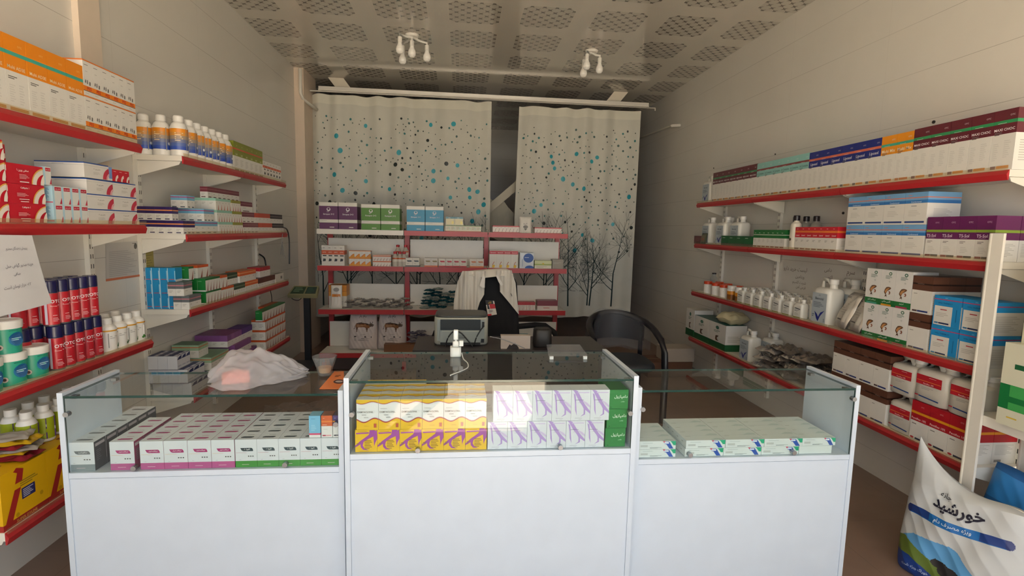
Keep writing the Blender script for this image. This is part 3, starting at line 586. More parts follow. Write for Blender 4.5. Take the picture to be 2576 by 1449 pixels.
cartons('L', (14, 470), (86, 470), 3, Z_LN[1]+.215, .074, .06, CR, 'small red carton standing on the red stack', place, set_=.09)
LB = sty('#d9dcda', (), side='#a9cfe0', front=(('R', 0, 0, .2, 1, '#a9d0e2'), ('R', .25, .76, .95, .95, '#b01c38'), TXT('سفتی پرین', .6, .85, .1, .6), ('P', [(.72, .05), (.98, .05), (.98, .4), (.9, .3)], '#b8324a')), sided=(('L', .2, .9, .8, .3, 9, '#4a8ab0'), ('R', 0, .1, 1, .16, '#c2506a')))
cartons('L', (146, 566), (231, 566), 4, Z_LN[1], .148, .05, LB, 'small pale blue and white carton', place, layers=2)
cartons('L', (128, 566), (146, 566), 1, Z_LN[1]+.149, .07, .05, LB, 'single pale blue carton raised on the small stack', place)
WB = sty('#dad8d4', ((.93, 1, '#1f4a94'), (.80, .81, '#8a8884')), front=(TXT('سفتی پرین ۵/۰', .5, .62, .12, .45, '#5c5a58'), ('L', .35, .45, .65, .25, 3, '#bcbab5'), *arc(1.12, 0, .25, .4, 110, 178, '#b83048', asp=2.1), *arc(1.12, 0, .2, .24, 110, 178, '#e0a0a8', asp=2.1)), sided=(('L', .35, .88, .75, .84, 1, '#7a7876'),))
cartons('L', (232, 566), (353, 564), 2, Z_LN[1], .197, .20, WB, 'long white carton with navy top edge', place, layers=3)
cartons('L', (222, 470), (283, 470), 1, Z_LN[1]+.199, .066, .20, WB, 'topmost long white carton with navy top edge', place)
cartons('L', (292, 470), (333, 470), 3, Z_LN[1]+.199, .056, .05, CR, 'small red carton on the navy-edged white stack', place)
cartons('L', (284, 470), (291, 470), 1, Z_LN[1]+.199, .062, .05, sty('#6f8fc4', ((0, .15, '#d9dcda'),)), 'slim blue carton between the white and red ones', place)
# far section, second level: many small cartons in layers
place = 'left wall far second shelf'
def band(c, stripe=None, z=.48, base=W0, foot=None, top=None, side=None): return sty(base, ((z, 1, c),)+(((z+.2, z+.28, stripe),) if stripe else ()), top=top, side=side, front=(('L', .15, z-.12, .6, z-.2, 1, '#9a9894'),)+((('R', .15, .06, .7, .14, foot),) if foot else ()), sided=(('L', .15, z-.1, .7, z-.3, 2, '#b5b3ae'),)+((('R', .15, .06, .7, .14, foot),) if foot else ()))
NV, LBL, MT, OLV, MAR, ORG, BK = band('#2c1d5a', '#d88a50', .5, foot='#4a4860'), band('#6ea9c8', '#a8487a', .62, foot='#4a5a60'), band('#8fc0ae', None, .78, top='#7aa898'), band('#8a8a30', None, .74, top='#7e7e40'), band('#6a2434', '#8a5a60', .55, foot='#5a3a3c'), band('#b8432a', None, .55), band('#1d1715', '#7a7470', .5)
MT['front'] += (('P', [(.6, 0), (.95, 0), (.85, .5)], '#b86a5a'),); OLV['front'] += (('P', [(.6, 0), (.95, 0), (.85, .5)], '#b8505a'),)
zf = Z_LF[1]; hh = .078
def rowL(p0, p1, n, z, h, d, S, desc, pl, **k): return cartons('L', p0, p1, n, z, h, d, S, desc, pl, **k)
def stack(segs, y0, y1, zz, h, pl, pre=''):
    # segs: (px_start, px_end, count, style, description, rows, setback)
    for a, c, n, S, ds, rw, sb in segs:
        f = lambda q: y0+(y1-y0)*(q-468)/(722-468); rowL((a, f(a)), (c, f(c)), n, zz, h, .048, S, ds+pre, pl, rows=rw, set_=sb, jit=.004)
stack(((468, 497, 3, NV, 'navy-topped small carton', 5, .012), (497, 553, 4, LBL, 'sky-blue-topped small carton', 2, .012), (557, 591, 5, MT, 'mint-topped small carton', 1, .012), (592, 616, 4, OLV, 'olive-topped small carton', 1, .012), (617, 654, 4, MAR, 'maroon-topped small carton', 1, .012), (655, 689, 4, ORG, 'rust-topped small carton', 1, .012), (690, 717, 4, BK, 'black-topped small carton', 1, .012)), 600, 582, zf, hh, place, ', bottom layer')
stack(((465, 480, 2, NV, 'navy-topped small carton', 4, .065), (520, 545, 3, LBL, 'sky-blue-topped small carton', 4, .012), (552, 590, 6, MT, 'mint-topped small carton', 1, .012), (591, 614, 4, OLV, 'olive-topped small carton', 1, .012), (615, 645, 3, MAR, 'maroon-topped small carton', 1, .012), (646, 684, 4, ORG, 'rust-topped small carton', 1, .012), (685, 714, 4, BK, 'black-topped small carton', 1, .012)), 588, 572, zf+hh, hh, place, ', second layer')
stack(((506, 524, 2, LBL, 'sky-blue-topped small carton', 2, .075), (553, 590, 5, MT, 'mint-topped small carton', 3, .02), (591, 614, 4, OLV, 'olive-topped small carton', 2, .02), (615, 643, 1, MAR, 'maroon-topped carton', 1, .02)), 575, 560, zf+2*hh, hh, place, ', third layer')
stack(((553, 628, 7, MAR, 'maroon-topped small carton', 1, .07),), 560, 548, zf+3*hh, hh*.95, place, ', topmost layer')
# far section, third level
place = 'left wall far third shelf'; z3 = Z_LF[2]; h3 = .082
SB = sty('#1488c0', ((0, .16, '#d9dcda'),), side='#1488c0', top='#3c9cc4', sided=(('R', 0, 0, .08, 1, '#cfe6f0'), ('R', .2, .14, .9, .19, '#b8505a'), ('R', .9, .1, 1, .8, '#9cd0e8')))
cartons('L', (486, 800), (502, 795), 1, z3, h3*3, .045, SB, 'bright blue carton', place, rows=4, layers=3, set_=.09)
GR = band('#5c6468', '#b8707c', .52, foot=None)
cartons('L', (482, 795), (512, 788), 2, z3, h3, .045, GR, 'grey-topped white carton, bottom layer', place, rows=2, set_=.01)
cartons('L', (479, 795), (500, 788), 1, z3+h3, h3, .045, GR, 'grey-topped white carton, upper layer', place, rows=2, set_=.03)
GV = sty(W0, ((.86, 1, '#15682c'),), side='#12702c', top='#2a7a3c', front=(('P', [(.5, 0), (.8, 0), (.9, .75)], '#8a4a40'), ('P', [(.3, .0), (.55, 0), (.5, .4)], '#c8c6c0')), sided=(('L', .1, .85, .8, .75, 1, '#7ab080'), ('R', 0, 0, 1, .1, '#d9dcda')))
OV = sty(W0, ((.80, 1, '#cc5524'),), side=None, top='#b8562c', front=(('P', [(.5, 0), (.8, 0), (.9, .7)], '#9a5040'),), sided=(('L', .1, .6, .8, .2, 3, '#b5b3ae'),))
DG = band('#28452c', '#7a8a70', .52); OB = band('#cc5a24', '#e0a070', .58, top='#b8683c'); RB = band('#b0202c', None, .62, top='#8a4a3c'); BB = band('#5c3020', None, .5)
def st3(segs, zz, pre=''):
    for a, c, n, S, ds, rw, sb in segs:
        f = lambda q: 790+(715-790)*(q-477)/(727-477); rowL((a, f(a)), (c, f(c)), n, zz, h3, .05, S, ds+pre, place, rows=rw, set_=sb, jit=.004)
st3(((524, 562, 5, GV, 'green and white carton', 3, .01), (563, 593, 5, OV, 'rust-topped slim carton', 2, .01), (594, 621, 5, DG, 'dark-green-topped white carton', 2, .01), (622, 653, 5, OB, 'orange-topped white carton', 2, .01), (654, 696, 6, BB, 'brown-topped small carton', 2, .01), (697, 717, 1, sty('#d9d6cc', top='#8a8878', front=(('R', .6, .4, .8, .7, '#6a6868'),)), 'plain white carton with dark lid edge', 1, .01)), z3, ', bottom layer')
st3(((524, 560, 5, GV, 'green and white carton', 4, .01), (561, 578, 2, OV, 'rust-topped slim carton', 2, .01), (579, 610, 5, DG, 'dark-green-topped white carton', 1, .03), (612, 652, 4, OB, 'orange-capped wide carton', 2, .02), (665, 690, 3, RB, 'red-topped white carton', 2, .03)), z3+h3, ', second layer')
st3(((505, 517, 1, GV, 'green and white carton', 2, .06), (530, 556, 2, OV, 'orange-topped white carton', 2, .07)), z3+2*h3, ', third layer')
# far section, bottom level
place = 'left wall far bottom shelf'; z4 = Z_LF[3]; h4 = .085
NB = sty('#d9dade', ((0, .06, '#8a8890'),), top='#2c3564', front=(('P', [(0, .72), (1, .72), (1, .98), (.4, .9)], '#2c3564'), ('R', .1, .2, .9, .3, '#b5b8c4')), sided=(('R', .0, .0, .02, 1, '#c5c5ca'),), topd=(('R', .1, .1, .9, .45, '#c9cad4'),))
GB2 = band('#98b898', '#c87a50', .58, top='#5f8062'); PB = band('#84508a', None, .5, top='#7c4070'); DP = band('#4c2c78', None, .5)
PX4 = lambda q: 1005+(845-1005)*(q-490)/(727-490)
def st4(segs, zz, pre=''):
    for a, c, n, S, ds, rw, sb in segs: rowL((a, PX4(a)), (c, PX4(c)), n, zz, h4, .055, S, ds+pre, place, rows=rw, set_=sb, jit=.004)
st4(((488, 540, 4, NB, 'navy-topped white carton', 4, .01), (545, 600, 6, GB2, 'pale-green-topped white carton', 3, .01), (602, 650, 5, PB, 'purple-topped white carton', 3, .01), (672, 722, 8, OV, 'rust-topped slim carton', 3, .01)), z4, ', bottom layer')
st4(((484, 525, 3, NB, 'navy-topped white carton', 4, .02), (542, 585, 5, GB2, 'pale-green-topped white carton', 4, .02), (600, 640, 4, PB, 'purple-topped white carton', 4, .02), (672, 722, 8, OV, 'rust-topped slim carton', 3, .01)), z4+h4, ', second layer')
st4(((482, 512, 3, NB, 'navy-topped white carton', 3, .07), (540, 562, 4, GB2, 'pale-green-topped white carton', 3, .09), (590, 625, 4, PB, 'purple-topped white carton', 4, .04), (626, 650, 2, DP, 'violet-topped white carton', 2, .04), (672, 722, 8, OV, 'rust-topped slim carton', 2, .01)), z4+2*h4, ', third layer')
st4(((666, 722, 8, GV, 'green and white carton', 1, .01), (690, 722, 4, OV, 'rust-topped slim carton', 1, .07)), z4+3*h4, ', topmost layer')
# near bay, bottom level: big yellow cartons
place = 'left wall nearest bottom shelf'
YE = sty('#dcab0c', ((0, .11, '#9c2420'),), top='#d8aa14', front=(('P', [(.05, .11), (.2, .11), (.42, .62), (.28, .62)], '#9c2420'), ('P', [(.30, .72), (.45, .72), (.50, .93), (.35, 1), (.28, .95), (.36, .9)], '#9c2420'), ('R', .42, .38, .72, .58, '#26285e'), ('L', .45, .56, .70, .40, 5, '#c8c8d8'), ('L', .4, .74, .85, .62, 3, '#8a7420'), TXT('SUPER DYLINE', .5, .055, .05, .5, '#e0b060'), ('E', .85, .3, .04, .04, '#b8900c'), ('E', .3, .16, .04, .04, '#b8900c')), sided=(('L', .2, .8, .8, .6, 3, '#a88a18'), ('R', .1, .03, .7, .07, '#e0902c')), topd=(('R', .3, .3, .45, .45, '#7c2420'), ('R', .62, .12, .75, .25, '#7c2420')))
cartons('L', None, None, 3, Z_LN[3], .21, .215, YE, 'big yellow carton with dark red stripe', place, x=(1.905, 2.52), jit=.003)
# ---------------------------------------------------------------- cartons on the free-standing rack
zB = (1.47, 1.10, .652, .195)
def logo_box(c, t): return sty('#d8d5cc', ((0, .24, c), (.24, .30, '#d8d5cc'), (.36, .86, c)), front=(('E', .5, .74, .10, .07, '#dcd8dc'), ('E', .5, .755, .06, .045, c), ('L', .4, .66, .6, .63, 1, '#d8d0d8'), TXT(t, .5, .55, .075, .84, '#e6e0e6'), ('L', .1, .33, .6, .31, 1, '#9a9894'), ('L', .55, .1, .95, .04, 1, '#e0dcd4'), ('R', 0, .235, 1, .245, '#9a948c')), sided=())
pl = 'rack top shelf'
cartons('B', (802, 567), (899, 570), 2, zB[0], .268, .20, logo_box('#521a50', 'Stropen 3+3'), 'large purple and white carton', pl, gap=.004)
cartons('B', (908, 571), (1006, 573), 2, zB[0], .258, .20, logo_box('#447a18', 'Kanapen 2+2'), 'large green and white carton', pl, gap=.004)
cartons('B', (1022, 573), (1116, 575), 2, zB[0], .250, .20, logo_box('#1c84ac', 'Stropen 1+1'), 'large blue and white carton', pl, gap=.004)
MN = sty('#c9c6b4', ((.88, 1, '#5c7a4a'),), front=(('L', .15, .75, .85, .3, 3, '#a0a090'), ('R', 0, 0, 1, .1, '#b8604a'), ('E', .8, .5, .12, .2, '#b0c4b4')))
cartons('B', (1120, 576), (1211, 578), 7, zB[0], .065, .07, MN, 'small pale green carton', pl, rows=2, set_=.03)
cartons('B', (1121, 576), (1165, 577), 2, zB[0]+.066, .085, .07, sty('#c8c2a0', ((.78, 1, '#2c6a70'),), front=(('R', .1, .1, .9, .7, '#d8d0a8'), ('E', .8, .3, .14, .2, '#e8dc8c'), ('L', .3, .9, .7, .85, 1, '#e8e8d8')), rough=.25), 'small gold carton with teal top', pl, set_=.03)
RW = sty('#d8cfc8', ((.84, 1, '#b0303a'),), front=(('P', [(.45, .05), (.6, .05), (.95, .6), (.85, .62)], '#8a8480'), ('L', .1, .75, .9, .68, 1, '#9a9490'), ('R', 0, 0, 1, .1, '#b8605a')))
cartons('B', (1240, 579), (1313, 581), 8, zB[0], .072, .07, RW, 'small red-edged white carton', pl+', left group', rows=2, set_=.03)
cartons('B', (1346, 582), (1414, 583), 8, zB[0], .062, .07, RW, 'small red-edged white carton', pl+', right group', rows=2, set_=.03)
pl = 'rack second shelf'
S = sty('#d6d2ca', ((.55, .76, '#c4522a'),), front=(('L', .2, .90, .8, .85, 1, '#6a6866'), TXT('OTC', .5, .655, .1, .6, '#ecd8c8'), ('R', .2, .46, .85, .52, '#3c3a38'), ('P', [(.2, .2), (.7, .22), (.75, .33), (.3, .35)], '#2c3038')))
cartons('B', (808, 661), (866, 663), 4, zB[1], .205, .11, S, 'white carton with wide orange band', pl, set_=.02)
S = sty('#d6d2ca', ((0, .2, '#d08a20'), (.93, 1, '#c8741c')), front=(('P', [(.2, .2), (1, .2), (1, .6)], '#d08a20'), ('P', [(.3, .3), (.85, .62), (.9, .55), (.3, .2)], '#c45a20'), ('L', .2, .75, .7, .7, 1, '#8a8884')))
cartons('B', (877, 663), (932, 664), 4, zB[1], .155, .07, S, 'small yellow and white carton', pl, layers=2, set_=.02)
S = sty('#d8cfc6', ((.72, .9, '#c8602c'),), top='#c87038', front=(('P', [(.5, 0), (.7, 0), (.95, .55)], '#7a7470'), ('P', [(.2, .0), (.45, 0), (.8, .5)], '#c89a90')))
cartons('B', (937, 664), (983, 666), 6, zB[1], .115, .13, S, 'slim orange-banded white carton', pl, layers=2, set_=.02)
def cube(c, base=None): return sty('#cfc9be', ((0, .16, base or c),), front=(('P', [(.18, .72), (.8, .72), (.9, .66), (.85, .55), (.35, .55), (.22, .62)], c), ('L', .2, .38, .7, .32, 1, '#5a5856'), ('L', .0, .53, .95, .52, 1, c)), topd=(('E', .5, .3, .3, .12, c),))
cartons('B', (1020, 666), (1055, 667), 2, zB[1], .092, .09, cube('#55585c'), 'grey-labelled cube carton', pl, set_=.01)
cartons('B', (1067, 667), (1101, 667), 2, zB[1], .092, .09, cube('#7a6a40', '#c45a28'), 'bronze-labelled cube carton', pl, set_=.01)
cartons('B', (1103, 667), (1174, 669), 4, zB[1], .092, .09, cube('#b02038', '#a82028'), 'red-labelled cube carton', pl, set_=.01, gap=.002)
cartons('B', (1182, 669), (1217, 670), 2, zB[1], .092, .09, cube('#b86a40', '#c86a2c'), 'orange-labelled cube carton', pl, set_=.01)
S = sty('#d6d2c8', ((.78, .97, '#b01c2c'),), front=(TXT('Sevenol', .5, .87, .07, .7, '#f0c8c8'), *arc(1.2, .02, .75, .82, 130, 178, '#a8502c', asp=.55), *arc(1.2, 0, .5, .75, 140, 178, '#d8b020', asp=.4), ('E', .55, .1, .16, .07, '#d8b020')))
cartons('B', (1231, 671), (1303, 672), 4, zB[1], .185, .08, S, 'tall red and white carton with yellow curve', pl, set_=.01)
S = sty('#cfd4da', (), front=(('E', .62, .66, .36, .30, '#1c4f9c'), ('E', .7, .02, .32, .16, '#1c4f9c'), ('P', [(.05, .95), (.35, .95), (.2, .55), (.12, .5)], '#dfe6ee'), ('R', .18, .1, .22, .6, '#8aa0b8'), ('L', .35, .72, .85, .66, 1, '#c8d8f0')))
cartons('B', (1307, 673), (1343, 673), 1, zB[1], .165, .12, S, 'blue and white square carton', pl, set_=.01)
S = sty('#c8cc9c', ((.4, .6, '#9aa85c'), (0, .4, '#cfcdb8')), top='#a8b888', front=(('E', .5, .62, .06, .1, '#c8b02c'), ('L', .1, .3, .8, .1, 2, '#a09e88')))
cartons('B', (1345, 673), (1388, 674), 1, zB[1], .082, .12, S, 'flat pale green carton', pl, set_=.01)
cartons('B', (1390, 674), (1418, 675), 1, zB[1], .098, .12, sty('#8f887c', front=(('L', .1, .7, .9, .5, 2, '#a8a294'),)), 'grey-brown carton at the right end', pl, set_=.02)
pl = 'rack third shelf'
cartons('B', (822, 770), (868, 770), 1, zB[2], .24, .15, sty('#c8c4ba', ((.72, 1, '#c8801c'), (.52, .72, '#cf8c28')), top='#b87820', front=(('R', .0, .715, 1, .725, '#7a4c14'), ('L', .6, .85, .8, .82, 1, '#7a5014'), ('L', .7, .3, .9, .26, 1, '#9a9894'))), 'white carton with ochre lid', pl, set_=.09)
S = sty('#cfc6c0', ((.62, 1, '#b03038'),), top='#a83840', front=(('P', [(.4, 0), (.55, 0), (.7, .5)], '#b8706a'), ('L', .2, .5, .8, .45, 1, '#9a9490')))
cartons('B', (1303, 778), (1347, 778), 5, zB[2], .085, .10, S, 'small red-topped white carton', pl, set_=.03)
cartons('B', (1352, 778), (1404, 778), 1, zB[2], .10, .13, sty('#cfc2bc', ((.45, 1, '#7c3440'),), top='#84404c', front=(('L', .3, .3, .8, .15, 1, '#b05a50'),)), 'flat maroon and white carton', pl, set_=.03)
pl = 'rack bottom shelf'
cartons('B', (965, 885), (1047, 885), 1, zB[3], .085, .09, sty('#7a5236'), 'low brown cardboard carton', pl, set_=.015)
cartons('B', (1310, 885), (1332, 885), 1, zB[3], .17, .09, sty('#3c8a96', ((.5, .6, '#2c6a74'),)), 'small teal carton', pl, set_=.1)
cartons('B', (1336, 885), (1378, 885), 1, zB[3], .10, .15, sty('#b8aca0', front=(('L', .1, .8, .9, .2, 4, '#8a7a70'),)), 'pale flattened paper parcel', pl, set_=.06)
# ---------------------------------------------------------------- cartons inside the display counters
def cxs(a, c, Y): return at(a[0], a[1], 'y', Y)[0], at(c[0], c[1], 'y', Y)[0]
zd = .629; Y0 = YS+.014
hC = at(400, 1113, 'y', Y0)[2]-at(400, 1184, 'y', Y0)[2]
def cc(px0, px1, py, n, Y, z, h, d, S, desc, pl, **k):
    x = cxs((px0, py), (px1, py), Y); return cartons(Y, None, None, n, z, h, d, S, desc, pl, x=x, set_=0, **k)
def pill(c, base, t, line=None, side=None, w=.62):
    o = (1-w)/2+.04; return sty('#d6dde4', ((0, .23, base),), side=side, front=(('P', [(o, .70), (o+w-.08, .70), (o+w-.03, .67), (o+w, .60), (o+w-.02, .58), (o+.14, .58), (o+.06, .61)], c), TXT(t, o+w/2+.02, .645, .07, w*.62, '#e8eaec'), ('L', .05, .535, .85, .52, 1, line or c), ('E', .62, .40, .035, .022, '#55585a'), ('E', .72, .40, .035, .022, '#55585a'), ('E', .82, .40, .035, .022, '#55585a'), ('L', .18, .29, .32, .27, 1, '#9a9ea0'), ('L', .3, .12, .85, .09, 1, '#e0c8d4')),
        sided=(('R', .1, .82, .9, .92, '#b8b4bc'), ('L', .15, .7, .6, .3, 6, '#6a6f78')), topd=(('P', [(.2, .28), (.7, .28), (.8, .40), (.75, .5), (.28, .5), (.18, .4)], c), ('L', .4, .8, .9, .72, 1, c)))
P1 = pill('#6d7478', '#7d8b92', 'نیکلوزامید', '#c8a868', '#40474f'); P2 = pill('#a02a6c', '#b0568e', 'تریکلابندازول', '#d8a860', '#8c1d58'); P3 = pill('#2f444c', '#3c8a3a', 'کلوزا ۵', '#b84058', w=.6)
pl = 'in left counter'
cartons(Y0, None, None, 1, zd, hC, .062, P1, 'grey-striped white carton by the glass side', pl, x=cxs((174, 1188), (241, 1188), Y0), rows=6, set_=.0)
cartons(Y0, None, None, 1, zd, hC, .060, P2, 'pink-striped white carton standing apart', pl, x=cxs((279, 1184), (341, 1184), Y0), rows=4, set_=0)
cartons(Y0, None, None, 4, zd, hC, .056, P2, 'pink-striped white carton', pl, x=cxs((354, 1181), (592, 1178), Y0), rows=5, set_=0, jit=.003)
cartons(Y0, None, None, 5, zd, hC, .056, P3, 'green-striped white carton', pl, x=cxs((593, 1178), (862, 1172), Y0), rows=5, set_=0, jit=.003)
hT = .082
for a, c, S, nm in ((777, 806, sty('#d8dcde', ((.12, .2, '#c04870'), (.2, 1, '#6fb0d4')), top='#7ab4d0', front=(('L', .2, .88, .8, .84, 1, '#3c7aa0'), ('L', .2, .6, .7, .3, 4, '#8cc4e0'))), 'small sky blue carton'),
                    (808, 836, sty('#dfe0e0', ((.52, 1, '#c25a30'), (.70, .76, '#d8803c')), top='#8a5a4c', front=(('L', .15, .9, .4, .87, 1, '#e8c8b8'), ('L', .1, .6, .8, .56, 1, '#f0d8c8'), ('L', .2, .4, .8, .36, 1, '#b8b8b6'), ('R', .1, .06, .4, .12, '#a84058'), ('R', .42, .06, .9, .12, '#d8a0a8'))), 'small orange-topped carton'),
                    (837, 862, sty('#dfe0e0', ((.52, 1, '#4a3c74'), (.70, .76, '#d8902c')), top='#4c4858', front=(('L', .15, .9, .4, .87, 1, '#c8c0e0'), ('L', .1, .6, .8, .56, 1, '#d8d0e8'), ('R', .1, .06, .4, .12, '#3c3c48'), ('R', .42, .06, .9, .12, '#5a5a68'))), 'small navy-topped carton')):
    cartons(Y0+.004, None, None, 1, zd+hC+.0006, hT, .05, S, nm+' standing on the green-striped ones', pl, x=cxs((a, 1104), (c, 1104), Y0), rows=1, set_=0)
# centre counter
zc = .6935; Y1 = YC+.016; hL = at(1000, 1085, 'y', Y1)[2]-at(1000, 1140, 'y', Y1)[2]; hU = at(1000, 1008, 'y', Y1)[2]-at(1000, 1084, 'y', Y1)[2]
pu = '#93409a'
S = sty('#dcb410', (), top='#d4b020', front=(('P', [(.0, .30), (.25, .52), (.62, .78), (.66, .99), (.90, .99), (.86, .72), (.60, .60), (.38, .46), (.34, .30), (.42, .16), (.60, .08), (.36, .10), (.25, .22), (.24, .36), (.12, .28), (.0, .22)], pu),
    ('P', [(.80, .9), (.98, .99), (1.0, .6), (.90, .4), (.86, .25), (.84, .5)], pu), ('P', [(.04, .88), (.62, .90), (.62, .84), (.05, .82)], pu), ('L', .12, .95, .8, .92, 1, '#8a6c18'), ('L', .42, .55, .8, .12, 6, '#8a6c18'), ('L', .06, .42, .2, .3, 2, '#8a6c18'), ('L', .2, .05, .9, .03, 1, '#5c4a10')))
pl = 'in centre counter'
cc(893.5, 1224, 1141, 6, Y1, zc, hL, .075, S, 'yellow carton with purple drawing, lower layer', pl, jit=.002)
wave = lambda z0, a, c, col, t=.035: [('P', [(u, z0+a*math.sin(2*PI*u+c)), (u+.1, z0+a*math.sin(2*PI*(u+.1)+c)), (u+.1, z0+a*math.sin(2*PI*(u+.1)+c)-t), (u, z0+a*math.sin(2*PI*u+c)-t)], col) for u in [q/10 for q in range(10)]]
ywave = [('P', [(u, 0), (u+.1, 0), (u+.1, .30+.07*math.sin(2*PI*(u+.1)+2.6)), (u, .30+.07*math.sin(2*PI*u+2.6))], '#dcb410') for u in [q/10 for q in range(10)]]
ytop = [('P', [(u, 1), (u, .90-.04*math.sin(2*PI*u)), (u+.1, .90-.04*math.sin(2*PI*(u+.1))), (u+.1, 1)], '#cfae1c') for u in [q/10 for q in range(10)]]
S = sty('#dfe3e6', (), top='#c9cdca', front=(*ywave, *wave(.335, .07, 2.6, '#9a2438'), *ytop, *wave(.91, .04, 3.14, '#9a2438', .02), ('L', .1, .72, .6, .70, 1, '#8a8e90'), TXT('DAMYACLONIL', .42, .60, .055, .72, '#3c4044'), ('L', .25, .52, .6, .49, 1, '#55585c'), ('L', .35, .44, .7, .40, 1, '#9a9ea0'), ('L', .35, .15, .75, .13, 1, '#a8861c'), ('R', .80, .09, .92, .22, '#a8482c')), sided=[('R', 0, 0, 1, .3, '#dcb410')], topd=(('P', [(0, .55), (.3, .75), (.7, .5), (1, .6), (1, 1), (0, 1)], '#d4b01c'), ('P', [(0, .50), (.3, .70), (.7, .45), (1, .55), (1, .6), (.7, .5), (.3, .75), (0, .55)], '#9a2438'), ('L', .3, .35, .7, .28, 1, '#8a8e90')))
cc(897, 1223, 1084, 6, Y1, zc+hL+.0006, hU, .060, S, 'white and yellow carton, upper layer', pl, rows=4, jit=.002, keep=lambda i, j, k: j < 3 or i < 3)
pv = '#a48ccc'; pv2 = '#c3b6dc'
PV = sty('#d3dae4', (), front=(('P', [(.05, 1), (.12, .96), (.42, .62), (.72, .36), (1, .22), (1, .30), (.72, .52), (.5, .76), (.32, .96), (.2, 1)], pv), ('P', [(.1, .9), (.18, .6), (.2, .35), (.3, .16), (.27, .4), (.24, .65), (.2, .85)], pv), ('P', [(.5, .58), (.66, .38), (.66, .22), (.48, .12), (.74, .20), (.74, .40), (.62, .52)], pv), ('P', [(.6, .66), (.8, .5), (1, .42), (1, .48), (.84, .58)], pv2), ('R', .3, .90, .92, .93, pv2), ('L', .2, .69, .95, .66, 1, '#6a6880'), ('L', .35, .6, .9, .58, 1, '#a8a6b8'), ('L', .2, .09, .85, .07, 1, '#8a8ea0'), ('L', .4, .045, .65, .03, 1, '#8a8ea0')))
h2 = at(1350, 1066, 'y', Y1)[2]-at(1350, 1134, 'y', Y1)[2]; h3_ = at(1400, 987, 'y', Y1)[2]-at(1400, 1064, 'y', Y1)[2]
cc(1226, 1518, 1134, 6, Y1, zc, h2, .07, PV, 'white carton with lilac drawing, lower layer', pl, jit=.002)
cc(1240, 1531, 1064, 6, Y1, zc+h2+.0006, h3_, .07, PV, 'white carton with lilac drawing, upper layer', pl, jit=.002)
GN = sty('#0c7434', (), top='#15602f', front=(TXT('دامپازول', .62, .62, .22, .66, '#dcebe0'), TXT('بولوس', .72, .38, .07, .22, '#b8dcc4'), ('R', .1, .07, .16, .11, '#073c1a')))
hg = .0735
for k, (a, c) in enumerate(((1521, 1572), (1525, 1576), (1529, 1579))):
    x = cxs((a, 1128-43*k), (c, 1128-43*k), Y1); cartons(Y1, None, None, 1, zc+k*(hg+.0006), hg, .15, GN, 'bright green carton, %s of the stack of three' % ['bottom', 'middle', 'top'][k], pl, x=(x[0], min(x[1], .643)), set_=0)
# right counter
hR = .0325
BX = sty('#d5dfe0', (), front=(('P', [(.84, .98), (1, .98), (1, .45), (.94, .45), (.88, .85)], '#13a078'), ('P', [(.66, .92), (.82, .92), (.94, .04), (.83, .04), (.74, .60), (.70, .62)], '#1c4ca8'), ('P', [(.64, .98), (.70, .98), (.74, .72), (.70, .72)], '#c03050'), ('R', .69, .68, .81, .86, '#dfe6f4'), ('R', .05, .3, .24, .55, '#b8c0c0'), ('L', .1, .82, .55, .75, 1, '#8aa0a0'), ('L', .3, .25, .66, .12, 2, '#55686c')), topd=(('L', .08, .9, .3, .8, 1, '#8a9494'), ('P', [(.6, 0), (.95, 0), (.95, .3), (.8, .4)], '#bccfd0')), sided=(('L', .1, .7, .6, .4, 1, '#a8b4b4'),))
pl = 'in right counter'
def rc(a, c, py, n, k, S=BX, **kw): return cartons(Y0+.002, None, None, n, .629+k*(hR+.0006), hR, .047, S, 'flat blue-cornered white carton, %s layer' % ['lower', 'upper'][k], kw.pop('pl', pl), x=cxs((a, py), (c, py), Y0), set_=0, jit=.0, **kw)
rc(1606, 1699, 1160, 1, 0, pl='beside the centre counter', rows=4); rc(1606, 1700, 1136, 1, 1, pl='beside the centre counter', rows=4)
rc(1722, 2008, 1155, 3, 0, rows=5); rc(1725, 2018, 1133, 3, 1, rows=5)
S = dict(BX); S['front'] = (); cartons(Y0+.002, None, None, 1, .629, hR, .047, S, 'flat plain white carton end, lower layer', pl, x=cxs((2009, 1147), (2092, 1146), Y0), set_=0, rows=5)
rc(2018.5, 2102, 1120, 1, 1, rows=5, pl='at far right')
# ---------------------------------------------------------------- bottles, jars, cans, jerrycans
def wrapfn(r, w, z0, a0=0):
    def f(u, v, e): a = (u-w/2)/r+a0; q = r+e+.0012; return (q*math.sin(a), -q*math.cos(a), z0+v)
    return f
def vessel(name, prof, cap, capname='cap', labels=(), n=24):
    b = MB(); b.lathe(prof, n); r = max(p[0] for p in prof)
    for w, z0, h, ds, a0 in labels: b.decals(ds, w, h, wrapfn(r, w, z0, a0))
    o = b.build(name); c = MB(); c.lathe(cap, n, rib=.0); k = c.build(capname, o); kid(o, k); return o
def line_up(proto, poses, side, labels, cat, group, names=None):
    for i, (s, back, z) in enumerate(poses):
        o = proto if i == 0 else copy_tree(proto); put(o, side, s, z+.0006, back, RNG.uniform(-.35, .35)); tag(o, labels[i] if isinstance(labels, list) else labels, cat, group)
def spline_pos(side, pxs, py): ax = 1 if side in 'LR' else 0; return [at(p, py, 'x' if side in 'LR' else 'y', {'L': XLF, 'R': XRF, 'B': YBK}[side])[ax] for p in pxs]
wb = mat('#e8e6e0', .3)
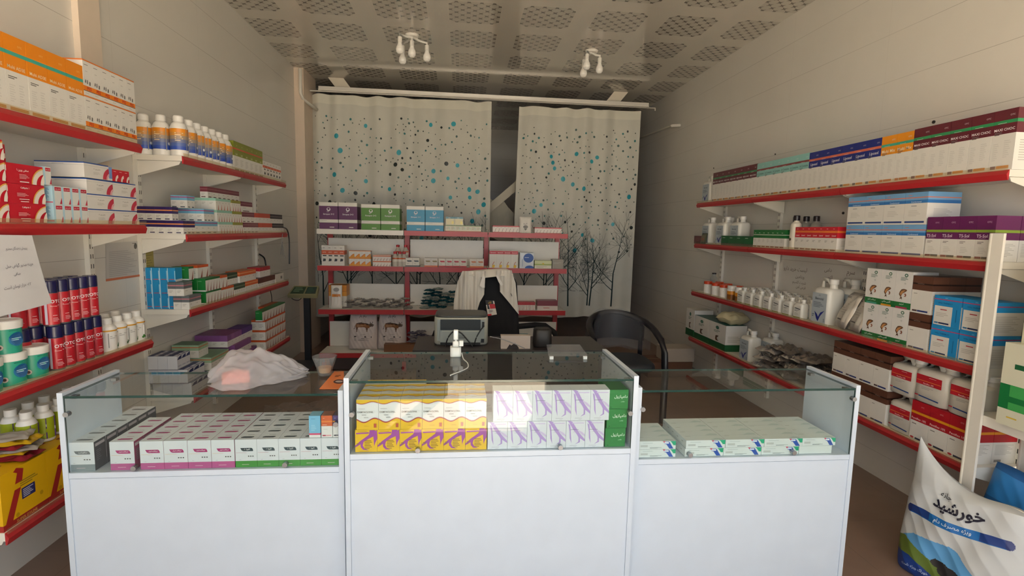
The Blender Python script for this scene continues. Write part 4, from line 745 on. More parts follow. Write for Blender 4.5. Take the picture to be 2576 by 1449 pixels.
# litre bottles with an orange-to-blue label
orr = [mat(c, .35) for c in ('#d8881c', '#c58a40', '#9a8878', '#6d7290', '#4a5f9c', '#2c4aa4')]
z0, z1 = .035, .155; pr = [(0, 0, wb), (.043, 0, wb), (.046, .006, wb), (.046, z0, wb)]
for i, m in enumerate(reversed(orr)): pr.append((.0465, z0+(z1-z0)*(i+1)/6, m))
pr += [(.045, .162, wb), (.036, .185, wb), (.024, .196, wb), (.022, .2, wb)]
B1 = vessel('medicine_bottle', pr, [(.0225, .197, wb), (.027, .198, wb), (.027, .226, wb), (.023, .232, wb), (0, .232, wb)], labels=((.10, .03, .13, (('R', .62, .0, 1, 1, '#a5a6a0'), ('E', .8, .30, .08, .06, '#e0e4ea'), ('E', .9, .24, .05, .04, '#3c5ca0'), ('L', .05, .8, .5, .4, 5, '#e0c8a0')), -.5),))
pos = [(3.275, .2315, Z_LF[0]), (3.275, .1375, Z_LF[0]), (3.28, .0435, Z_LF[0])]+[(3.40+i*.098, .05, Z_LF[0]) for i in range(6)]
for i, (s, bk, z) in enumerate(pos):
    o = B1 if i == 0 else copy_tree(B1); put(o, 'L', s, z+.0006, bk, RNG.uniform(-.5, .3)); tag(o, 'white-capped bottle with orange and blue label, %s from left, left wall far top shelf' % ORD[i], 'bottle', 'orange and blue labelled bottles')
# white bottles with a yellow ring
ylw = mat('#d89c2c', .4); pr = [(0, 0, wb), (.036, 0, wb), (.038, .004, wb), (.038, .095, wb), (.0385, .102, ylw), (.038, .103, wb), (.034, .116, wb), (.018, .128, wb), (.018, .132, wb)]
B2 = vessel('medicine_bottle', pr, [(.018, .128, wb), (.021, .129, wb), (.021, .152, wb), (.018, .156, wb), (0, .156, wb)], labels=((.07, .012, .08, (('R', .1, .1, .9, .93, '#5a5e60'), ('R', .12, .115, .88, .915, '#e6e4de'), ('E', .75, .14, .09, .07, '#3c7a34'), ('E', .9, .16, .07, .06, '#3c7a34'), ('E', .82, .24, .07, .06, '#3c7a34'), ('L', .2, .8, .7, .6, 2, '#b8b6b0')), -.5),))
pos = [(2.57, .05), (2.645, .05), (2.72, .05), (2.79, .05), (2.60, .14), (2.69, .14), (2.775, .14)]
for i, (s, bk) in enumerate(pos):
    o = B2 if i == 0 else copy_tree(B2); put(o, 'L', s, Z_LN[2]+.0006, bk, RNG.uniform(-.3, .3)); tag(o, 'white bottle with yellow ring, %s from left, %s row, left wall third shelf' % (ORD[i % 4], 'front' if i < 4 else 'back'), 'bottle', 'yellow-ringed white bottles')
# purple and green labelled bottles standing at the back of the bottom shelf
gr = mat('#9aa81c', .4); vi = '#5c3a88'
pr = [(0, 0, wb), (.031, 0, wb), (.033, .004, wb), (.033, .012, wb), (.0335, .10, gr), (.032, .104, wb), (.026, .118, wb), (.016, .124, wb), (.016, .13, wb)]
B3 = vessel('medicine_bottle', pr, [(.016, .124, wb), (.0195, .125, wb), (.0195, .150, wb), (0, .151, wb)], labels=((.07, .013, .086, (('R', .45, 0, 1, 1, vi), ('P', [(.45, .6), (1, .35), (1, .5), (.45, .72)], '#c8c4d8'), ('P', [(.45, .3), (.7, .45), (.45, .5)], '#9aa81c')), -.45),))
c3 = [(2.15, .10), (2.235, .10), (2.32, .10), (2.18, .18), (2.265, .18), (2.35, .18), (2.41, .11), (2.47, .17)]
for i, (s, bk) in enumerate(c3):
    o = B3 if i == 0 else copy_tree(B3); put(o, 'L', s, Z_LN[3]+.2115, bk-.0, RNG.uniform(-.3, .3)); tag(o, 'purple and lime bottle, %s from left, on the yellow cartons of the left wall' % ORD[i], 'bottle', 'purple and lime bottles')
# spray cans in two layers
nv = mat('#1c1c48', .25); rd = mat('#b4202c', .3); ms = mat('#8a8c90', .3, .8)
pr = [(0, 0, ms), (.0255, 0, ms), (.027, .006, ms), (.027, .132, rd), (.0275, .134, ms)]
B4 = vessel('spray_can', pr, [(.0262, .134, ms), (.0268, .136, nv), (.0268, .178, nv), (.0245, .183, nv), (0, .183, nv)], labels=((.06, .008, .124, (('R', .0, 0, .15, 1, '#c8c4d4'), TXT('OTC', .62, .74, .15, .62), ('L', .3, .62, .9, .57, 2, '#e8c8c8'), ('L', .4, .3, .8, .27, 1, '#e8d0d0'), ('L', .4, .22, .8, .08, 4, '#d89aa0')), -.55),))
k = 0
for lay in range(2):
    for row in range(2):
        for i in range(5 if not row else 6):
            o = B4 if k == 0 else copy_tree(B4); k += 1
            put(o, 'L', 2.245+.0575*i-(.0 if not row else .085)-lay*.012, Z_LN[2]+.0006+lay*.184, .04+.058*row, RNG.uniform(-.25, .25))
            tag(o, 'red spray can with navy cap, %s from left, %s layer, %s row, left wall' % (ORD[i], ['lower', 'upper'][lay], ['front', 'back'][row]), 'spray can', 'red spray cans with navy caps')
# teal buckets
te = mat('#2c9a80', .35); pr = [(0, 0, te), (.046, 0, te), (.050, .092, te)]
lid = [(.050, .09, wb), (.053, .091, wb), (.054, .118, wb), (.050, .121, wb), (.046, .119, wb), (0, .119, wb)]
B5 = vessel('plastic_tub', pr, lid, 'lid', ((.11, .01, .08, (('E', .62, .52, .25, .32, '#1f6a9c'), ('E', .62, .52, .20, .26, '#2c5c8c'), ('L', .45, .6, .8, .45, 2, '#a8d0e0'), ('L', .4, .95, .8, .9, 1, '#1a5c4c'), ('E', .15, .2, .09, .13, '#c8b8b0'), ('E', .15, .2, .05, .07, '#4a3430')), -.5),), n=32)
for i, (s, bk, z, l) in enumerate(((2.045, .06, 0, 'lower tub, second from left'), (2.15, .06, 0, 'lower tub next to the spray cans'), (1.94, .06, 0, 'lower tub at the photo edge'), (2.038, .062, .1205, 'upper tub of the middle stack'), (1.932, .06, .1205, 'upper tub at the photo edge'))):
    o = B5 if i == 0 else copy_tree(B5); put(o, 'L', s, Z_LN[2]+.0006+z, bk, .1); tag(o, 'teal plastic tub with white lid, '+l, 'tub', 'teal tubs with white lids')
# right wall, second level: black-capped bottles behind the red cartons
bk_ = mat('#1c1418', .35); cloud = mat('#b8b2a6', .3, trans=.25)
pr = [(0, 0, cloud), (.036, 0, cloud), (.038, .005, cloud), (.038, .16, cloud), (.033, .180, cloud), (.017, .196, cloud), (.0165, .206, cloud)]
capb = [(.017, .203, bk_), (.0215, .204, bk_), (.0215, .236, bk_), (.019, .24, bk_), (0, .24, bk_)]
B6 = vessel('medicine_bottle', pr, capb)
for i, (s, bk) in enumerate(((3.74, .20), (3.62, .20), (3.51, .20))):
    o = B6 if i == 0 else copy_tree(B6); put(o, 'R', s, Z_R[1]+.0006, bk); tag(o, 'cloudy bottle with black cap, %s from left behind the red-topped cartons' % ORD[i], 'bottle', 'cloudy black-capped bottles')
wb2 = mat('#cfcabd', .35); pr2 = [(a, c, wb2) if len(p) == 3 else p for p in pr for a, c in [p[:2]]]
o = vessel('medicine_bottle', pr2, capb, labels=((.085, .045, .085, (('R', 0, 0, 1, 1, '#b8902c'), ('R', 0, .75, 1, 1, '#8a6424'), ('E', .5, .3, .12, .12, '#4a3420'), ('L', .2, .7, .8, .5, 2, '#e8dca8')), 0),)); put(o, 'R', at(1984, 640, 'x', XRF)[1], Z_R[1]+.0006, .04); tag(o, 'black-capped white bottle with mustard label between green and red cartons', 'bottle')
# jars with orange lids, amber jars, clear bottle on the third level
ol = mat('#c84420', .35); pr = [(0, 0, wb), (.036, 0, wb), (.038, .004, wb), (.038, .09, wb), (.034, .096, wb)]
B7 = vessel('jar', pr, [(.034, .094, ol), (.039, .095, ol), (.039, .118, ol), (.036, .121, ol), (0, .121, ol)], 'lid', ((.09, .01, .075, (('R', 0, .82, 1, 1, '#a8a04c'), ('R', .1, .62, .9, .7, '#c04828'), ('L', .1, .5, .8, .1, 4, '#9a9894')), 0),))
js = spline_pos('R', (1767, 1787, 1807), 742)
for i, (s, bk) in enumerate([(js[0], .05), (js[1], .05), (js[2], .05), (js[0]-.05, .14), (js[1]-.05, .14), (js[2]-.09, .14)]):
    o = B7 if i == 0 else copy_tree(B7); put(o, 'R', s, Z_R[2]+.0006, bk, RNG.uniform(-.2, .2)); tag(o, 'white jar with orange lid, %s from left in the %s row, right wall third shelf' % (ORD[i % 3], 'front' if i < 3 else 'back'), 'jar', 'orange-lidded jars')
am = mat('#8a5424', .2, trans=.2); pr = [(0, 0, am), (.036, 0, am), (.038, .004, am), (.038, .05, am), (.0382, .08, mat('#c8801c', .4)), (.038, .092, wb), (.033, .1, wb)]
B8 = vessel('jar', pr, [(.033, .098, wb), (.037, .099, wb), (.037, .125, wb), (0, .127, wb)], 'lid')
js = spline_pos('R', (1826, 1846), 752)
for i, (s, bk) in enumerate([(js[0], .05), (js[1], .05), (js[1]-.02, .15), (js[1]-.16, .15)]):
    o = B8 if i == 0 else copy_tree(B8); put(o, 'R', s, Z_R[2]+.0006, bk); tag(o, 'amber jar with orange label and white lid, %s' % ['left of the front pair', 'right of the front pair', 'left of the back pair', 'right of the back pair'][i], 'jar', 'amber jars')
b = MB(); b.lathe([(0, 0, BOWL), (.033, 0, BOWL), (.035, .01, BOWL), (.035, .145, BOWL), (.018, .17, BOWL), (.017, .185, BOWL)], 20); o = b.build('glass_bottle'); c = MB(); c.lathe([(.0175, .183, bk_), (.02, .184, bk_), (.02, .196, bk_), (0, .197, bk_)], 18); kid(o, c.build('cap', o)); put(o, 'R', 4.86, Z_R[2]+.0006, .15); tag(o, 'clear glass bottle with black cap behind the orange-lidded jars', 'bottle')
# red-capped bottles on the rack
rc_ = mat('#b01c24', .35); cl2 = mat('#c8c0b4', .2, trans=.2); oo = mat('#c05a28', .4)
pr = [(0, 0, cl2), (.030, 0, cl2), (.031, .05, cl2), (.0315, .075, wb2), (.0315, .088, oo), (.031, .092, cl2), (.014, .122, cl2), (.013, .13, cl2)]
B9 = vessel('medicine_bottle', pr, [(.013, .128, rc_), (.018, .129, rc_), (.018, .152, rc_), (0, .154, rc_)])
for i, (px, bk, z) in enumerate(((993, .04, 0), (1005, .04, 0), (1015.5, .04, 0), (997, .14, .066), (1017, .14, .066))):
    s = at(px, 664, 'y', YBK)[0]; o = B9 if i == 0 else copy_tree(B9); put(o, 'B', s, zB[1]+.0006+z, bk); tag(o, 'small clear bottle with red cap, %s' % ['front left', 'front middle', 'front right', 'raised behind on the left', 'raised behind on the right'][i], 'bottle', 'red-capped bottles on the rack')
cartons('B', (988, 665), (1021, 665), 1, zB[1], .0655, .08, sty('#a8a296'), 'low plain carton under the raised red-capped bottles', 'rack second shelf', set_=.10)
# jerrycans
def rring(w, d, z, n=28, p=5.0, ox=0, oy=0):
    R_ = []
    for a in range(n):
        t = 2*PI*a/n; c, s = math.cos(t), math.sin(t); k = (abs(c)**p+abs(s)**p)**(-1/p); R_.append((ox+w/2*c*k, oy+d/2*s*k, z))
    return R_
def loft(b, rings, m, cap=True, smooth=True):
    n = len(rings[0]); i = len(b.v); k = b.mi(m)
    for r in rings: b.v += [tuple(p) for p in r]
    for j in range(len(rings)-1):
        for a in range(n): c = (a+1) % n; b.f.append((i+j*n+a, i+j*n+c, i+(j+1)*n+c, i+(j+1)*n+a)); b.m.append(k); b.sm.append(smooth)
    b.f.append(tuple(i+n-1-a for a in range(n))); b.m.append(k); b.sm.append(False)
    e = i+(len(rings)-1)*n; b.f.append(tuple(e+a for a in range(n))); b.m.append(k); b.sm.append(False)
def jerrycan(w, d, h, labels, capx, m='#dcdad2', hx=None, style=0, capm='#e6e4de'):
    b = MB(); mm = mat(m, .35); bh = h*.80; hd = d/2
    loft(b, [rring(w*.94, d*.9, 0, oy=hd), rring(w, d, h*.03, oy=hd), rring(w, d, bh*.9, oy=hd), rring(w*.93, d*.85, bh*.97, oy=hd), rring(w*.75, d*.6, bh, oy=hd)], mm)
    b.decals(labels, w, bh*.9, lambda u, v, e: (u-w/2, -e-.0006, v))
    cr = w*.15; b.lathe([(cr*1.15, bh*.97, mm), (cr, bh+.01, mm), (cr, h*.9, mm)], 16, capx*w, hd)
    hx = -.22 if hx is None else hx
    if style == 0: b.tube([(hx*w-w*.16, hd, bh*.97), (hx*w-w*.17, hd, h*.93), (hx*w-w*.12, hd, h*.975), (hx*w+w*.12, hd, h*.965), (hx*w+w*.26, hd, h*.90), (capx*w-cr*.7, hd, h*.86)], d*.09, mm, 10)
    else:
        for yy in (-.0,): b.tube([(hx*w-w*.24, hd, bh*.96), (hx*w-w*.17, hd, h*.955), (hx*w-w*.05, hd, h*.99), (hx*w+w*.12, hd, h*.97), (hx*w+w*.24, hd, bh*.98)], d*.16, mm, 12)
    o = b.build('jerrycan'); c = MB(); cm = mat(capm, .35); c.lathe([(cr*1.0, h*.885, cm), (cr*1.18, h*.89, cm), (cr*1.18, h*.985, cm), (cr*1.05, h, cm), (0, h, cm)], 18, capx*w, hd); kid(o, c.build('cap', o)); return o
CHK = (('R', .06, .05, .94, .95, '#a9b4bc'), TXT('OTC', .5, .88, .03, .2, '#26344c'), TXT('Benvotal', .5, .78, .075, .75, '#1c2638'), ('L', .15, .68, .85, .5, 4, '#6a7684'), ('P', [(.25, .38), (.42, .3), (.5, .22), (.62, .36), (.86, .44), (.62, .25), (.5, .08), (.4, .15)], '#1c2880'), TXT('5', .85, .14, .1, .1, '#5a6674'), ('L', .12, .3, .28, .2, 2, '#4a5664'))
J1 = jerrycan(.145, .12, .255, CHK, .22)
for i, (s, bk) in enumerate(((4.86, .03), (4.58, .03), (4.36, .05), (4.74, .15))):
    o = J1 if i == 0 else copy_tree(J1); put(o, 'R', s, Z_R[1]+.0006, bk); tag(o, 'white jerrycan with blue tick, %s, right wall second shelf' % ['first from left', 'second from left', 'third from left', 'half hidden behind the first two'][i], 'jerrycan', 'blue-tick jerrycans second shelf')
o = copy_tree(J1); put(o, 'R', 4.905, Z_R[0]+.0006, .03); tag(o, 'white jerrycan with blue tick alone at the far end of the right wall top shelf', 'jerrycan')
J2 = jerrycan(.155, .13, .30, CHK, .24)
for i, (s, bk) in enumerate(((at(2051, 815, 'x', XRF)[1], .015), (at(2051, 815, 'x', XRF)[1]-.02, .15))):
    o = J2 if i == 0 else copy_tree(J2); put(o, 'R', s, Z_R[2]+.0006, bk); tag(o, 'large white jerrycan with blue tick, %s, beside the foil pouches' % ['in front', 'behind the other'][i], 'jerrycan', 'large jerrycans third shelf')
for i, (s, bk) in enumerate(((4.02, .02), (3.93, .155))):
    o = copy_tree(J1); put(o, 'R', s, Z_R[3]+.0006, bk); tag(o, 'white jerrycan with blue tick, %s, right wall bottom shelf' % ['in front', 'behind the other'][i], 'jerrycan', 'blue-tick jerrycans bottom shelf')
SM = (('R', .08, .05, .92, .93, '#d8d8d2'), ('P', [(.15, .78), (.85, .72), (.9, .66), (.3, .70)], '#3c4448'), ('L', .2, .62, .8, .5, 2, '#6a7070'), ('L', .2, .42, .8, .2, 4, '#b0b0aa'), ('R', .08, .05, .92, .13, '#8a9a30'))
J3 = jerrycan(.088, .062, .135, SM, .25, hx=-.15)
sj = spline_pos('R', (1846, 2017), 770); k = 0
for r in range(4):
    for i in range(7):
        o = J3 if k == 0 else copy_tree(J3); k += 1; w_ = (sj[1]-sj[0])/7
        put(o, 'R', sj[0]+w_*(i+.5), Z_R[2]+.0006, .012+.064*r); tag(o, 'small white jerrycan with green-edged label, %s from left, %s' % (ORD[i], ROWN[r]), 'jerrycan', 'small white jerrycans third shelf')
RL = (('R', .12, .60, .88, .92, '#b01e2c'), ('L', .5, .88, .85, .85, 1, '#e8b0b0'), ('R', .14, .72, .86, .74, '#d8803c'), TXT('Pentiflex 10%', .5, .65, .05, .7, '#f0d0d0'), ('L', .3, .54, .7, .45, 2, '#a8a6a2'), ('R', .12, .2, .22, .24, '#b03040'), ('P', [(.24, .23), (.84, .19), (.84, .15), (.24, .19)], '#22407c'))
J4 = jerrycan(.185, .14, .215, RL, .30, '#c9c5bb', hx=-.12, style=1); J5 = jerrycan(.165, .13, .205, RL, .28, '#c9c5bb', hx=-.1, style=1)
zt = Z_R[3]+.2106
for J, px, py, z, bk, l in ((J4, 2325, 1025, zt, .01, 'middle one, on the red-topped cartons'), (J4, 2415, 1050, zt, .01, 'nearest one, on the red-topped cartons'), (J5, 2250, 1100, Z_R[3], .015, 'standing on the shelf below another'), (J5, 2253, 1020, Z_R[3]+.2062, .015, 'stacked on top of another jerrycan')):
    o = J if J.location.length == 0 else copy_tree(J); s = at(px, py, 'x', XRF)[1]; put(o, 'R', s, z+.0006, bk); tag(o, 'white jerrycan with red label, '+l, 'jerrycan', 'red-label jerrycans')
# ---------------------------------------------------------------- pouches, sachets, sacks
def pillow(w, h, t, seed, m, deco=None, mb=None, crimp=.02, wr=.004, cr=0):
    R = random.Random(seed); ph = [R.uniform(0, 6) for _ in range(6)]
    def F(u, v, s=1):   # lying flat: u across, v along, s = +1 top, -1 bottom
        e = max(0, 1-(2*u-1)**4)**.5*max(0, 1-(abs(2*v-1)/(1-crimp))**6)**.5 if abs(2*v-1) < 1-crimp else 0
        z = s*t/2*e+wr*math.sin(9*u+ph[0]+4*v)*math.sin(7*v+ph[1])+wr*.8*math.sin(17*u+ph[2]-6*v+3*math.sin(5*v+ph[4]))*e*(1 if s > 0 else .3)+.0004*s+(cr*abs(math.sin(11*u+ph[3]-8*v))*abs(math.sin(13*v+ph[5]+5*u)) if s > 0 else 0)*e**.5
        return ((u-.5)*w*(1-.05*e), (v-.5)*h*(1-.04*e), z+t/2)
    b = mb or MB(); b.grid(lambda u, v: F(u, v, 1), 20, 26, m); b.grid(lambda u, v: F(1-u, v, -1), 10, 12, m)
    if deco: b.decals(deco, w, h, lambda u, v, e: (lambda p: (p[0], p[1], p[2]+e+.0015))(F(u/w, v/h, 1)))
    return b
foil = mat('#c9c5c0', .24, .75); dfoil = mat('#a39a90', .22, .75); pfoil = mat('#b5b0aa', .3, .55)
def heap(name, variants, spots, side, label, cat, group):
    first = {}
    for i, (s, bk, z, rz, tx, ty) in enumerate(spots):
        v = variants[i % len(variants)]; o = v if id(v) not in first else copy_tree(v); first[id(v)] = 1
        put(o, side, s, z, bk, rz); o.rotation_euler.x = tx; o.rotation_euler.y = ty; tag(o, label, cat, group)
PT = (('G', .12, .25, .88, .82, '#a39e97', 6, 6), ('L', .2, .75, .8, .5, 4, '#6c6864'), ('R', .25, .12, .35, .16, '#3c3a38'), ('R', .4, .12, .75, .15, '#4a4846'))
V = [pillow(.19, .26, .03, s_, (foil, dfoil)[s_ % 2], PT if s_ % 2 == 0 else None, wr=.007, cr=.016).build('foil_pouch') for s_ in range(4)]
rr = random.Random(8); sp = []
for i in range(16): lv = i // 6; sp.append((3.80-.145*(i % 6)-.04*lv, .125+rr.uniform(-.01, .02), Z_R[3]+.004+(lv*2+i % 2)*.034, rr.uniform(-.3, .3)+(1.4 if i % 3 else .2), 0, 0))
heap('foil_pouch', V, sp, 'R', 'one of the crumpled silver foil pouches heaped on the right wall bottom shelf', 'pouch', 'heap of silver foil pouches')
# upright foil pouches with printed panel
V = pillow(.135, .24, .045, 9, pfoil, (('G', .08, .14, .92, .9, '#bdb8ae', 6, 8), ('L', .15, .86, .7, .8, 2, '#5a5650'), ('L', .15, .74, .85, .3, 7, '#a8a298'), ('R', .2, .17, .3, .2, '#3c3834'), ('R', .34, .17, .7, .2, '#4a4640')), wr=.004).build('foil_pouch')
for i, (px, py) in enumerate(((2108, 840), (2143, 850))):
    o = V if i == 0 else copy_tree(V); s = at(px, py, 'x', XRF)[1]; put(o, 'R', s, Z_R[2]+.115, .085, -.25); o.rotation_euler.x = 1.15; tag(o, 'printed silver pouch leaning upright, %s one, third shelf of the right wall' % ['left', 'right'][i], 'pouch', 'leaning silver pouches')
V = [pillow(.15, .20, .03, s_, (dfoil, foil)[s_ % 2], wr=.005).build('foil_pouch') for s_ in (11, 12)]
sb = at(2150, 760, 'x', XRF)[1]
heap('foil_pouch', V, [(sb-.01+rr.uniform(-.015, .015), .17, Z_R[2]+.006+i*.034, rr.uniform(-.3, .3), 0, 0) for i in range(8)], 'R', 'one of the silver pouches in the pile behind the leaning pouches', 'pouch', 'pile of silver pouches third shelf')
# bag of pale granules on the fish cartons
b = pillow(.22, .20, .10, 21, mat('#c8bd98', .6), wr=.008); o = b.build('granule_bag'); f = MB(); f.grid(lambda u, v: ((u-.5)*.1*(1+.8*v), .02+.10*v-.05, .09+.10*v+.01*math.sin(9*u)), 8, 5, PLASTIC); kid(o, f.build('bag_neck', o)); put(o, 'R', 4.42, Z_R[3]+.237, .13, .3); tag(o, 'clear bag of pale granules lying on the fish cartons', 'bag')
# sachets on the rack
V = [pillow(.10, .075, .012, 30+i, foil if i % 2 else pfoil, wr=.004).build('foil_sachet') for i in range(4)]
sp = []
for i in range(26): lv = i // 9; sp.append((-1.17+.078*(i % 9)+.02*lv, .13+rr.uniform(-.04, .06), zB[2]+.003+(lv*2+i % 2)*.0165, rr.uniform(-.35, .35), 0, 0))
heap('foil_sachet', V, sp, 'B', 'one of the small silver sachets heaped on the rack third shelf', 'sachet', 'heap of silver sachets')
TD = (('G', .1, .1, .9, .9, '#0e5560', 3, 3), ('G', .3, .35, .8, .7, '#a8b8b4', 3, 3))
V = [pillow(.11, .08, .014, 40+i, mat('#0d5460' if i % 3 else '#9aa8a4', .35, .3), TD if i % 2 else None, wr=.005).build('teal_sachet') for i in range(3)]
sp = []
for i in range(22): lv = i // 4; sp.append((-.37+.088*(i % 4)+.01*lv, .12+rr.uniform(-.03, .05), zB[2]+.003+(lv*2+i % 2)*.018, rr.uniform(-.35, .35), 0, 0))
heap('teal_sachet', V, sp, 'B', 'one of the teal and silver sachets heaped on the rack third shelf', 'sachet', 'heap of teal sachets')
V = [pillow(.11, .09, .016, 50+i, mat('#6a6478' if i % 2 else '#8a8690', .4, .3), wr=.005).build('purple_sachet') for i in range(3)]
sp = []
for i in range(18): lv = i // 4; sp.append((-.50+.09*(i % 4), .13+rr.uniform(-.03, .05), zB[3]+.003+(lv*2+i % 2)*.021, rr.uniform(-.35, .35), 0, 0))
heap('purple_sachet', V, sp, 'B', 'one of the grey-purple sachets heaped on the rack bottom shelf', 'sachet', 'heap of grey-purple sachets')
V = [pillow(.10, .13, .014, 60+i, mat(['#8c2430', '#c8a01c', '#a8a29a'][i], .35, .2), wr=.004).build('flat_sachet') for i in range(3)]
heap('flat_sachet', V, [(2.06+.005*(i % 3), .07+.03*(i % 2), Z_LN[3]+.2145+.014*i, .2*(i % 3), 0, 0) for i in range(6)], 'L', 'one of the red and yellow sachets stacked on the nearest yellow carton', 'sachet', 'red sachets on the yellow carton')
# small standing packets
def packet(w, h, t, col, deco, seed): return pillow(w, h, t, seed, mat(col, .4), deco, wr=.001)
o = packet(.125, .165, .02, '#c8c4bc', (('E', .5, .36, .22, .10, '#6c6a66'), ('L', .3, .6, .7, .5, 2, '#6c6a66'), ('P', [(.35, .25), (.65, .25), (.5, .12)], '#55524e')), 71).build('paper_packet'); put(o, 'B', at(1322, 578, 'y', YBK)[0], zB[0]+.085, .02); o.rotation_euler.x = 1.5; tag(o, 'white paper packet with grey emblem standing on the rack top shelf', 'packet')
o = packet(.11, .24, .03, '#d8d4cc', (('E', .5, .82, .28, .09, '#8a8682'), ('G', .1, .50, .9, .62, '#c87820', 3, 2), ('R', .05, .02, .95, .1, '#c8c8b8')), 72).build('paper_packet'); put(o, 'B', at(845, 775, 'y', YBK)[0], zB[2]+.122, .05); o.rotation_euler.x = 1.45; tag(o, 'white and ochre packet standing in front of the ochre-lidded carton', 'packet')
o = packet(.11, .10, .02, '#4a5040', (('G', .1, .1, .9, .8, '#6a6450', 3, 3), ('E', .5, .4, .3, .15, '#8a5a4a')), 73).build('paper_packet'); put(o, 'R', 4.80, Z_R[1]+.052, .004); o.rotation_euler.x = 1.4; tag(o, 'dark green printed packet leaning on the front edge of the second shelf', 'packet')
# ---------------------------------------------------------------- feed sacks
def inside(P, x, y):
    c = False
    for i in range(len(P)):
        (a, b), (d, e) = P[i-1], P[i]
        if (b > y) != (e > y) and x < (d-a)*(y-b)/(e-b)+a: c = not c
    return c
def sack(w, h, t, seed, m, deco, tufts=(0, 0), lean=0, name='feed_sack', res=(60, 80)):
    R = random.Random(seed); ph = [R.uniform(0, 6) for _ in range(6)]
    def F(u, v, s=-1):  # standing: u across, v up; s = -1 front, +1 back
        e = (max(0, 1-(2*u-1)**4))**.5*(max(0, 1-(2*v-1)**8))**.5*(1-.25*v)
        x = (u-.5)*w*(1-.10*v+.05*math.sin(PI*v)); z = v*h+.010*math.sin(8*u+ph[3])*v
        if v > .9: z += tufts[0]*(1-u)**5*(v-.9)*10*h+tufts[1]*u**2*(v-.9)*10*h
        y = s*t/2*e+.008*math.sin(7*u+ph[0]+5*v)*math.sin(6*v+ph[1])+.006*math.sin(15*u-9*v+ph[2])*e+.004*abs(math.sin(23*u+17*v+ph[4]))*e+lean*v*h
        return Vector((x, y+.0005*s+t*.5, max(0, z)))
    b = MB(); nu, nv = res; paint = [d for d in deco if d[0] in 'PE' or d[0] == 'G']; i0 = len(b.m); b.grid(lambda u, v: F(u, v, -1), nu, nv, m)
    for q in range(nu*nv):
        u, v = (q % nu+.5)/nu, (q//nu+.5)/nv
        for d in reversed(paint):
            if (d[0] == 'P' and inside(d[1], u, v)) or (d[0] == 'E' and ((u-d[1])/d[3])**2+((v-d[2])/d[4])**2 < 1) or (d[0] == 'G' and d[1] <= u <= d[3] and d[2] <= v <= d[4]):
                b.m[i0+q] = b.mi(d[-1] if d[0] != 'G' else d[5]); break
    deco = [d for d in deco if d not in paint]
    b.grid(lambda u, v: F(1-u, v, 1), 24, 30, m)
    b.decals(deco, w, h, lambda u, v, e: F(max(0, min(1, u/w)), max(0, min(1, v/h)), -1)+Vector((0, -e-.004, 0)))
    # stitched hems
    hm = mat('#c9c4b8', .7); b.tube([F(i/12, .985, 0) for i in range(13)], .004, hm, 6); b.tube([F(i/12, .012, 0) for i in range(13)], .004, hm, 6)
    return b.build(name)
COW = '#8a5a34'
cow = (('P', [(.26, .62), (.72, .60), (.78, .66), (.72, .72), (.28, .74), (.24, .68)], COW), ('P', [(.28, .71), (.70, .69), (.72, .72), (.28, .74)], '#3c2418'), ('P', [(.27, .62), (.33, .62), (.32, .50), (.28, .50)], '#6a4a34'), ('P', [(.62, .61), (.68, .61), (.67, .50), (.63, .50)], '#6a4a34'),
       ('P', [(.70, .70), (.80, .76), (.90, .72), (.88, .67), (.80, .66), (.76, .64)], '#5a4638'), ('P', [(.78, .75), (.76, .80), (.80, .77)], '#3c3028'), ('P', [(.84, .75), (.86, .80), (.87, .74)], '#3c3028'), ('L', .3, .68, .65, .64, 2, '#c8a078'), ('P', [(.24, .68), (.22, .58), (.20, .58), (.23, .69)], '#4a382c'))
S1 = sack(.30, .395, .15, 3, mat('#cfc6c4', .75), (*cow, TXT('دام یار', .5, .90, .10, .42, '#2a2624'), TXT('خوراک دام', .52, .425, .03, .5, '#4a4644'), ('R', .22, .36, .82, .395, '#1c1a1a'), TXT('کنسانتره', .52, .377, .025, .4, '#d8d0c8'), ('L', .22, .34, .80, .26, 5, '#8a8684')), lean=.02)
put(S1, 'B', at(911, 880, 'y', YBK+.1)[0], zB[3]+.001, .09); S1.rotation_euler.y = .02; tag(S1, 'white sack with brown cow picture, left of the pair on the rack bottom shelf', 'sack', 'cow picture sacks')
S2 = copy_tree(S1); put(S2, 'B', at(985, 880, 'y', YBK+.1)[0]-.005, zB[3]+.001, .09, -.03); tag(S2, 'white sack with brown cow picture, right of the pair on the rack bottom shelf', 'sack', 'cow picture sacks')
bl = '#1c5ca8'
pic = [('P', [(.02, .20), (.02, .34), (.18, .42), (.50, .46), (.56, .44), (.80, .20), (.86, .0), (.02, 0)], '#5c9cd0'), ('P', [(.02, .17), (.02, .35), (.10, .37), (.35, .27), (.62, .15), (.82, .10), (.86, .0), (.02, 0)], '#5f7430'), ('P', [(.02, .12), (.02, .22), (.2, .22), (.5, .09), (.6, 0), (.02, 0)], '#1c3f8c'),
       ('E', .44, .26, .07, .035, '#2c2a2c'), ('E', .52, .22, .09, .055, '#2c2a2c'), ('P', [(.40, .30), (.44, .28), (.38, .27)], '#2c2a2c'), ('E', .60, .15, .10, .06, '#d8d4cc'), ('E', .62, .13, .06, .045, '#2c2a2c'), ('E', .72, .14, .07, .07, '#2c2a2c'), ('E', .68, .10, .05, .04, '#d8d4cc'), TXT('خوراک ویژه شیری', .25, .13, .035, .4, '#c8d8f0')]
